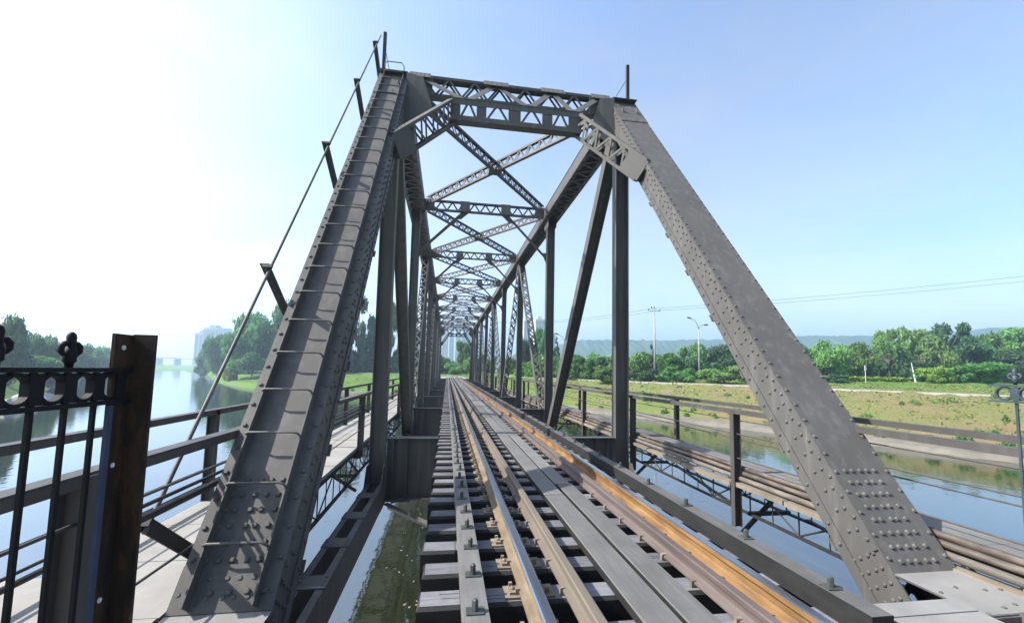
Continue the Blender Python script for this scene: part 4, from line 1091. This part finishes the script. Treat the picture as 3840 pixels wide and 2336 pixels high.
# ------------------------------------------------------------------ poles, lamps, wires
pole = empty('utility_pole', (37.3, 75, .4), 'tall pale utility pole with a short dark crossarm on the right bank', 'pole')
mb = MB(); mb.tube([(37.3, 75, 0), (37.3, 75, 13.9)], [.21, .11], 10); mb.build('shaft', M['pole'], pole, True)
mb = MB(); mb.bar((36.1, 75, 13.4), (38.5, 75.2, 13.4), .09, .09); mb.bar((36.7, 75, 13.85), (37.9, 75, 13.85), .07, .07); mb.build('crossarm', M['wire'], pole)
for xx, z in ((36.15, 13.4), (38.45, 13.4), (37.3, 13.9), (36.75, 13.85)):
    g = MB(); g.tube([(xx, 75.05, z), (xx, 75.05, z + .32)], [.07, .09], 6); g.build('insulator', M['wire'], pole)
def lamp(x, y, zt_, lab):
    lp = empty('street_lamp', (x, y, .5), lab, 'street lamp')
    mb = MB(); mb.tube([(x, y, .2), (x, y, zt_ - 2.4)], [.16, .08], 8); mb.build('shaft', M['pole'], lp, True)
    for q, L_, dz in ((-1, 1.55, 1.9), (1, 1.15, .75)):
        g = MB(); p = [(x, y, zt_ - 2.5), (x + q * .12 * L_, y, zt_ - 2.2 + dz * .3), (x + q * .5 * L_, y, zt_ - 2.2 + dz * .75), (x + q * L_, y, zt_ - 2.3 + dz)]
        g.tube(p, .055, 6); g.build('arm', M['pole'], lp, True)
        h_ = MB(); e = V3(*p[-1]); d_ = V3(q * .9, 0, .25 if q < 0 else .1).normalized(); h_.tube([e - d_ * .1, e + d_ * .2, e + d_ * .75, e + d_ * .9], [.06, .15, .13, .04], 8); h_.build('lamp_head', M['wire'], lp, True)
lamp(46.4, 75, 12.6, 'pale street lamp with two unequal arms right of the utility pole')
lamp(24.6, 92, 10.2, 'street lamp partly hidden by the second right vertical')
def sag(A, B, s_, n=24):
    A, B = Vector(A), Vector(B); return [A.lerp(B, i / n) - V3(0, 0, s_ * 4 * (i / n) * (1 - i / n)) for i in range(n + 1)]
for dz, xo, lab in ((.32, 36.15, 'upper of the two thin overhead wires on the utility pole'), (.0, 38.45, 'lower of the two thin overhead wires on the utility pole')):
    mb = MB(); mb.tube(sag((xo, 75, 13.5 + dz * .6), (110, 48, 20 + dz * 3), .7) , .022, 4); mb.tube(sag((xo, 75, 13.5 + dz * .6), (9, 110, 14 + dz), 1.1), .022, 4)
    tag(mb.build('overhead_wire', M['wire']), lab, 'wire')
mb = MB(); mb.tube([(78.6, 62, .7), (77.9, 62, 4.3)], [.14, .04], 6); tag(mb.build('white_post', M['white']), 'thin white leaning post on the lawn before the dark conifers', 'post')
sg = empty('small_sign', (68.4, 61.8, .7), 'small white upright sign before the trees right of the end post', 'sign')
mb = MB(); mb.box(68.25, 68.6, 61.78, 61.82, 2.7, 3.6); mb.build('board', M['white'], sg); mb = MB(); mb.tube([(68.43, 61.85, .6), (68.43, 61.85, 3.0)], .04, 6); mb.build('stem', M['white'], sg)

# ------------------------------------------------------------------ far buildings, road bridge, hills
def tower(x0, x1, y, h, lab, depth=22, floors=None, group=None):
    b = empty('tower_block', ((x0 + x1) / 2, y, 0), lab, 'building', group)
    mb = MB(); mb.box(x0, x1, y, y + depth, -2, h); mb.build('wall', M['tower'], b)
    mb = MB(); mb.box(x0 + (x1 - x0) * .3, x0 + (x1 - x0) * .7, y + 4, y + depth - 4, h + .01, h + 4); mb.build('roof_house', M['tower'], b)
    nf = int(h / 3.1); nc = max(2, int((x1 - x0) / 3.4))
    for c in range(nc):
        g = MB(); xc = x0 + (c + .5) * (x1 - x0) / nc; w = (x1 - x0) / nc * .3
        g.box(xc - w, xc + w, y - .12, y + .05, 3, h - 2.5); g.build('window_strip', M['strip'], b)
tower(-325, -315, 600, 42, 'narrow left slab of the hazy tower group beyond the river')
tower(-326, -307, 620, 51, 'tallest middle slab of the hazy tower group beyond the river')
tower(-317, -304, 640, 49, 'right slab of the hazy tower group, partly behind the big dark tree')
tower(-19, -1, 800, 92, 'leftmost hazy tower seen through the far portal')
tower(1, 10, 850, 86, 'slim hazy tower in the middle of the far portal view')
tower(11, 21, 760, 92, 'pale tower right of the slim one in the far portal view')
tower(24, 42, 800, 86, 'rightmost pale tower in the far portal view')
tower(110, 119, 620, 78, 'slim pale tower left of the laced diagonal')
tower(115, 128, 560, 73, 'white tower with window rows right of the laced diagonal')
tower(166, 179, 700, 68, 'hazy tower beside the second right vertical')
db = empty('road_bridge', (-350, 620, 0), 'far hazy low road bridge crossing the river on the left', 'bridge')
mb = MB(); n = 20
for i in range(n):
    xa, xb = -420 + i * 140 / n, -420 + (i + 1) * 140 / n; za = 9.6 - ((xa + 365) / 60) ** 2 * 2; zb_ = 9.6 - ((xb + 365) / 60) ** 2 * 2
    mb.hexa([(xa, 620, za - 1.6), (xb, 620, zb_ - 1.6), (xb, 634, zb_ - 1.6), (xa, 634, za - 1.6), (xa, 620, za), (xb, 620, zb_), (xb, 634, zb_), (xa, 634, za)])
mb.build('deck', M['tower'], db)
for x in (-402, -380, -358, -336, -314):
    g = MB(); g.box(x - 1.2, x + 1.2, 621, 633, -6, 7.4 - ((x + 365) / 60) ** 2 * 2 + .3); g.build('pier', M['tower'], db)
# hills: long wooded ridge
hx = np.linspace(150, 1900, 220); prof = np.interp(hx, [150, 234, 291, 488, 655, 808, 871, 1005, 1180, 1263, 1340, 1900], [40, 58, 73, 79, 88, 99, 100, 104, 114, 126, 130, 120])
prof = prof + np.cumsum(rng.normal(0, .5, 220)) * .5 + rng.normal(0, .9, 220)
hy = np.interp(hx, [150, 800, 1340, 1900], [940, 900, 800, 640])
rows = []
for fz, dy in ((-.03, -190), (.3, -130), (.62, -70), (.85, -30), (1, 0), (.8, 120), (-.05, 320)):
    rows.append([(hx[i] + dy * .25 * 0, hy[i] + dy, prof[i] * fz * (1 + (rng.normal(0, .03) if 0 < fz < 1 else 0))) for i in range(220)])
strip('hill_ridge', rows[::-1], M['hill'])

# ------------------------------------------------------------------ haze, sky, sun, camera
mb = MB(); mb.box(-1900, 1900, -60, 2100, -7.5, 150)
m = bpy.data.materials.new('haze'); m.use_nodes = True; nt = m.node_tree; nt.nodes.clear()
out = N(nt, 'ShaderNodeOutputMaterial'); pv = N(nt, 'ShaderNodeVolumePrincipled'); pv.inputs['Color'].default_value = (.62, .78, 1, 1); pv.inputs['Density'].default_value = .00075
pv.inputs['Anisotropy'].default_value = .6
nt.links.new(pv.outputs[0], out.inputs['Volume'])
HAZE = True
if HAZE: struct(mb.build('haze', m), 'stuff')

SUN = Vector((-1.5, -.04, 1.38)).normalized()
w = bpy.data.worlds.new('World'); sc.world = w; w.use_nodes = True; nt = w.node_tree
bg = nt.nodes['Background']; sk = N(nt, 'ShaderNodeTexSky'); sk.sky_type = 'NISHITA'; sk.sun_disc = False
sk.sun_elevation = math.asin(SUN.z); sk.sun_rotation = math.atan2(SUN.x, SUN.y)
sk.air_density = 1.2; sk.dust_density = 2.6; sk.ozone_density = 4.0
tcw = N(nt, 'ShaderNodeTexCoord'); mpw = N(nt, 'ShaderNodeMapping'); mpw.inputs['Scale'].default_value = (1, 1, 2.2)
nt.links.new(tcw.outputs['Generated'], mpw.inputs[0])
cl = noise(nt, mpw.outputs[0], 1.5, 7, .56, .6)
cm = ramp(nt, cl, [(.36, (.12, .12, .12)), (.72, (.6, .6, .6))])
bw = N(nt, 'ShaderNodeRGBToBW'); nt.links.new(sk.outputs[0], bw.inputs[0])
mu_ = N(nt, 'ShaderNodeMath', operation='MULTIPLY'); nt.links.new(bw.outputs[0], mu_.inputs[0]); mu_.inputs[1].default_value = 1.28
cmb = N(nt, 'ShaderNodeCombineColor')
for i_, k_ in enumerate((.97, 1.0, 1.06)):
    q_ = N(nt, 'ShaderNodeMath', operation='MULTIPLY'); nt.links.new(mu_.outputs[0], q_.inputs[0]); q_.inputs[1].default_value = k_; nt.links.new(q_.outputs[0], cmb.inputs[i_])
tint = N(nt, 'ShaderNodeMix', data_type='RGBA', blend_type='MULTIPLY'); tint.inputs[0].default_value = 1; tint.inputs[7].default_value = (.90, .975, 1.05, 1)
nt.links.new(sk.outputs[0], tint.inputs[6])
nt.links.new(mixc(nt, cm, tint.outputs[2], cmb.outputs[0]), bg.inputs['Color']); bg.inputs['Strength'].default_value = .125
ld = bpy.data.lights.new('sun', 'SUN'); ld.energy = 5.0; ld.angle = math.radians(.6); ld.color = (1, .95, .87)
so = bpy.data.objects.new('sun', ld); COL.objects.link(so); so.rotation_euler = (-SUN).to_track_quat('-Z', 'Y').to_euler(); so.location = (0, 0, 60)
cd = bpy.data.cameras.new('camera'); cam = bpy.data.objects.new('camera', cd); COL.objects.link(cam); sc.camera = cam
cd.sensor_width = 36; cd.sensor_fit = 'HORIZONTAL'; cd.lens = 36 * 1017.69 / 2464; cd.shift_y = (809.55 - 749.5) / 2464
cd.clip_start = .05; cd.clip_end = 6000
rv = Vector((.98832668, -.15081784, .02154871)); uv = Vector((-.03358756, -.07773728, .99640794)); fv = Vector((.14860096, .98550033, .08189543))
cam.matrix_world = Matrix(((rv.x, uv.x, -fv.x, -1.3471), (rv.y, uv.y, -fv.y, 0), (rv.z, uv.z, -fv.z, 1.326), (0, 0, 0, 1)))
sc.view_settings.view_transform = 'Standard'; sc.view_settings.look = 'None'; sc.view_settings.exposure = 1.35; sc.view_settings.gamma = 1
sc.cycles.max_bounces = 8; sc.cycles.volume_bounces = 1; sc.cycles.transparent_max_bounces = 8
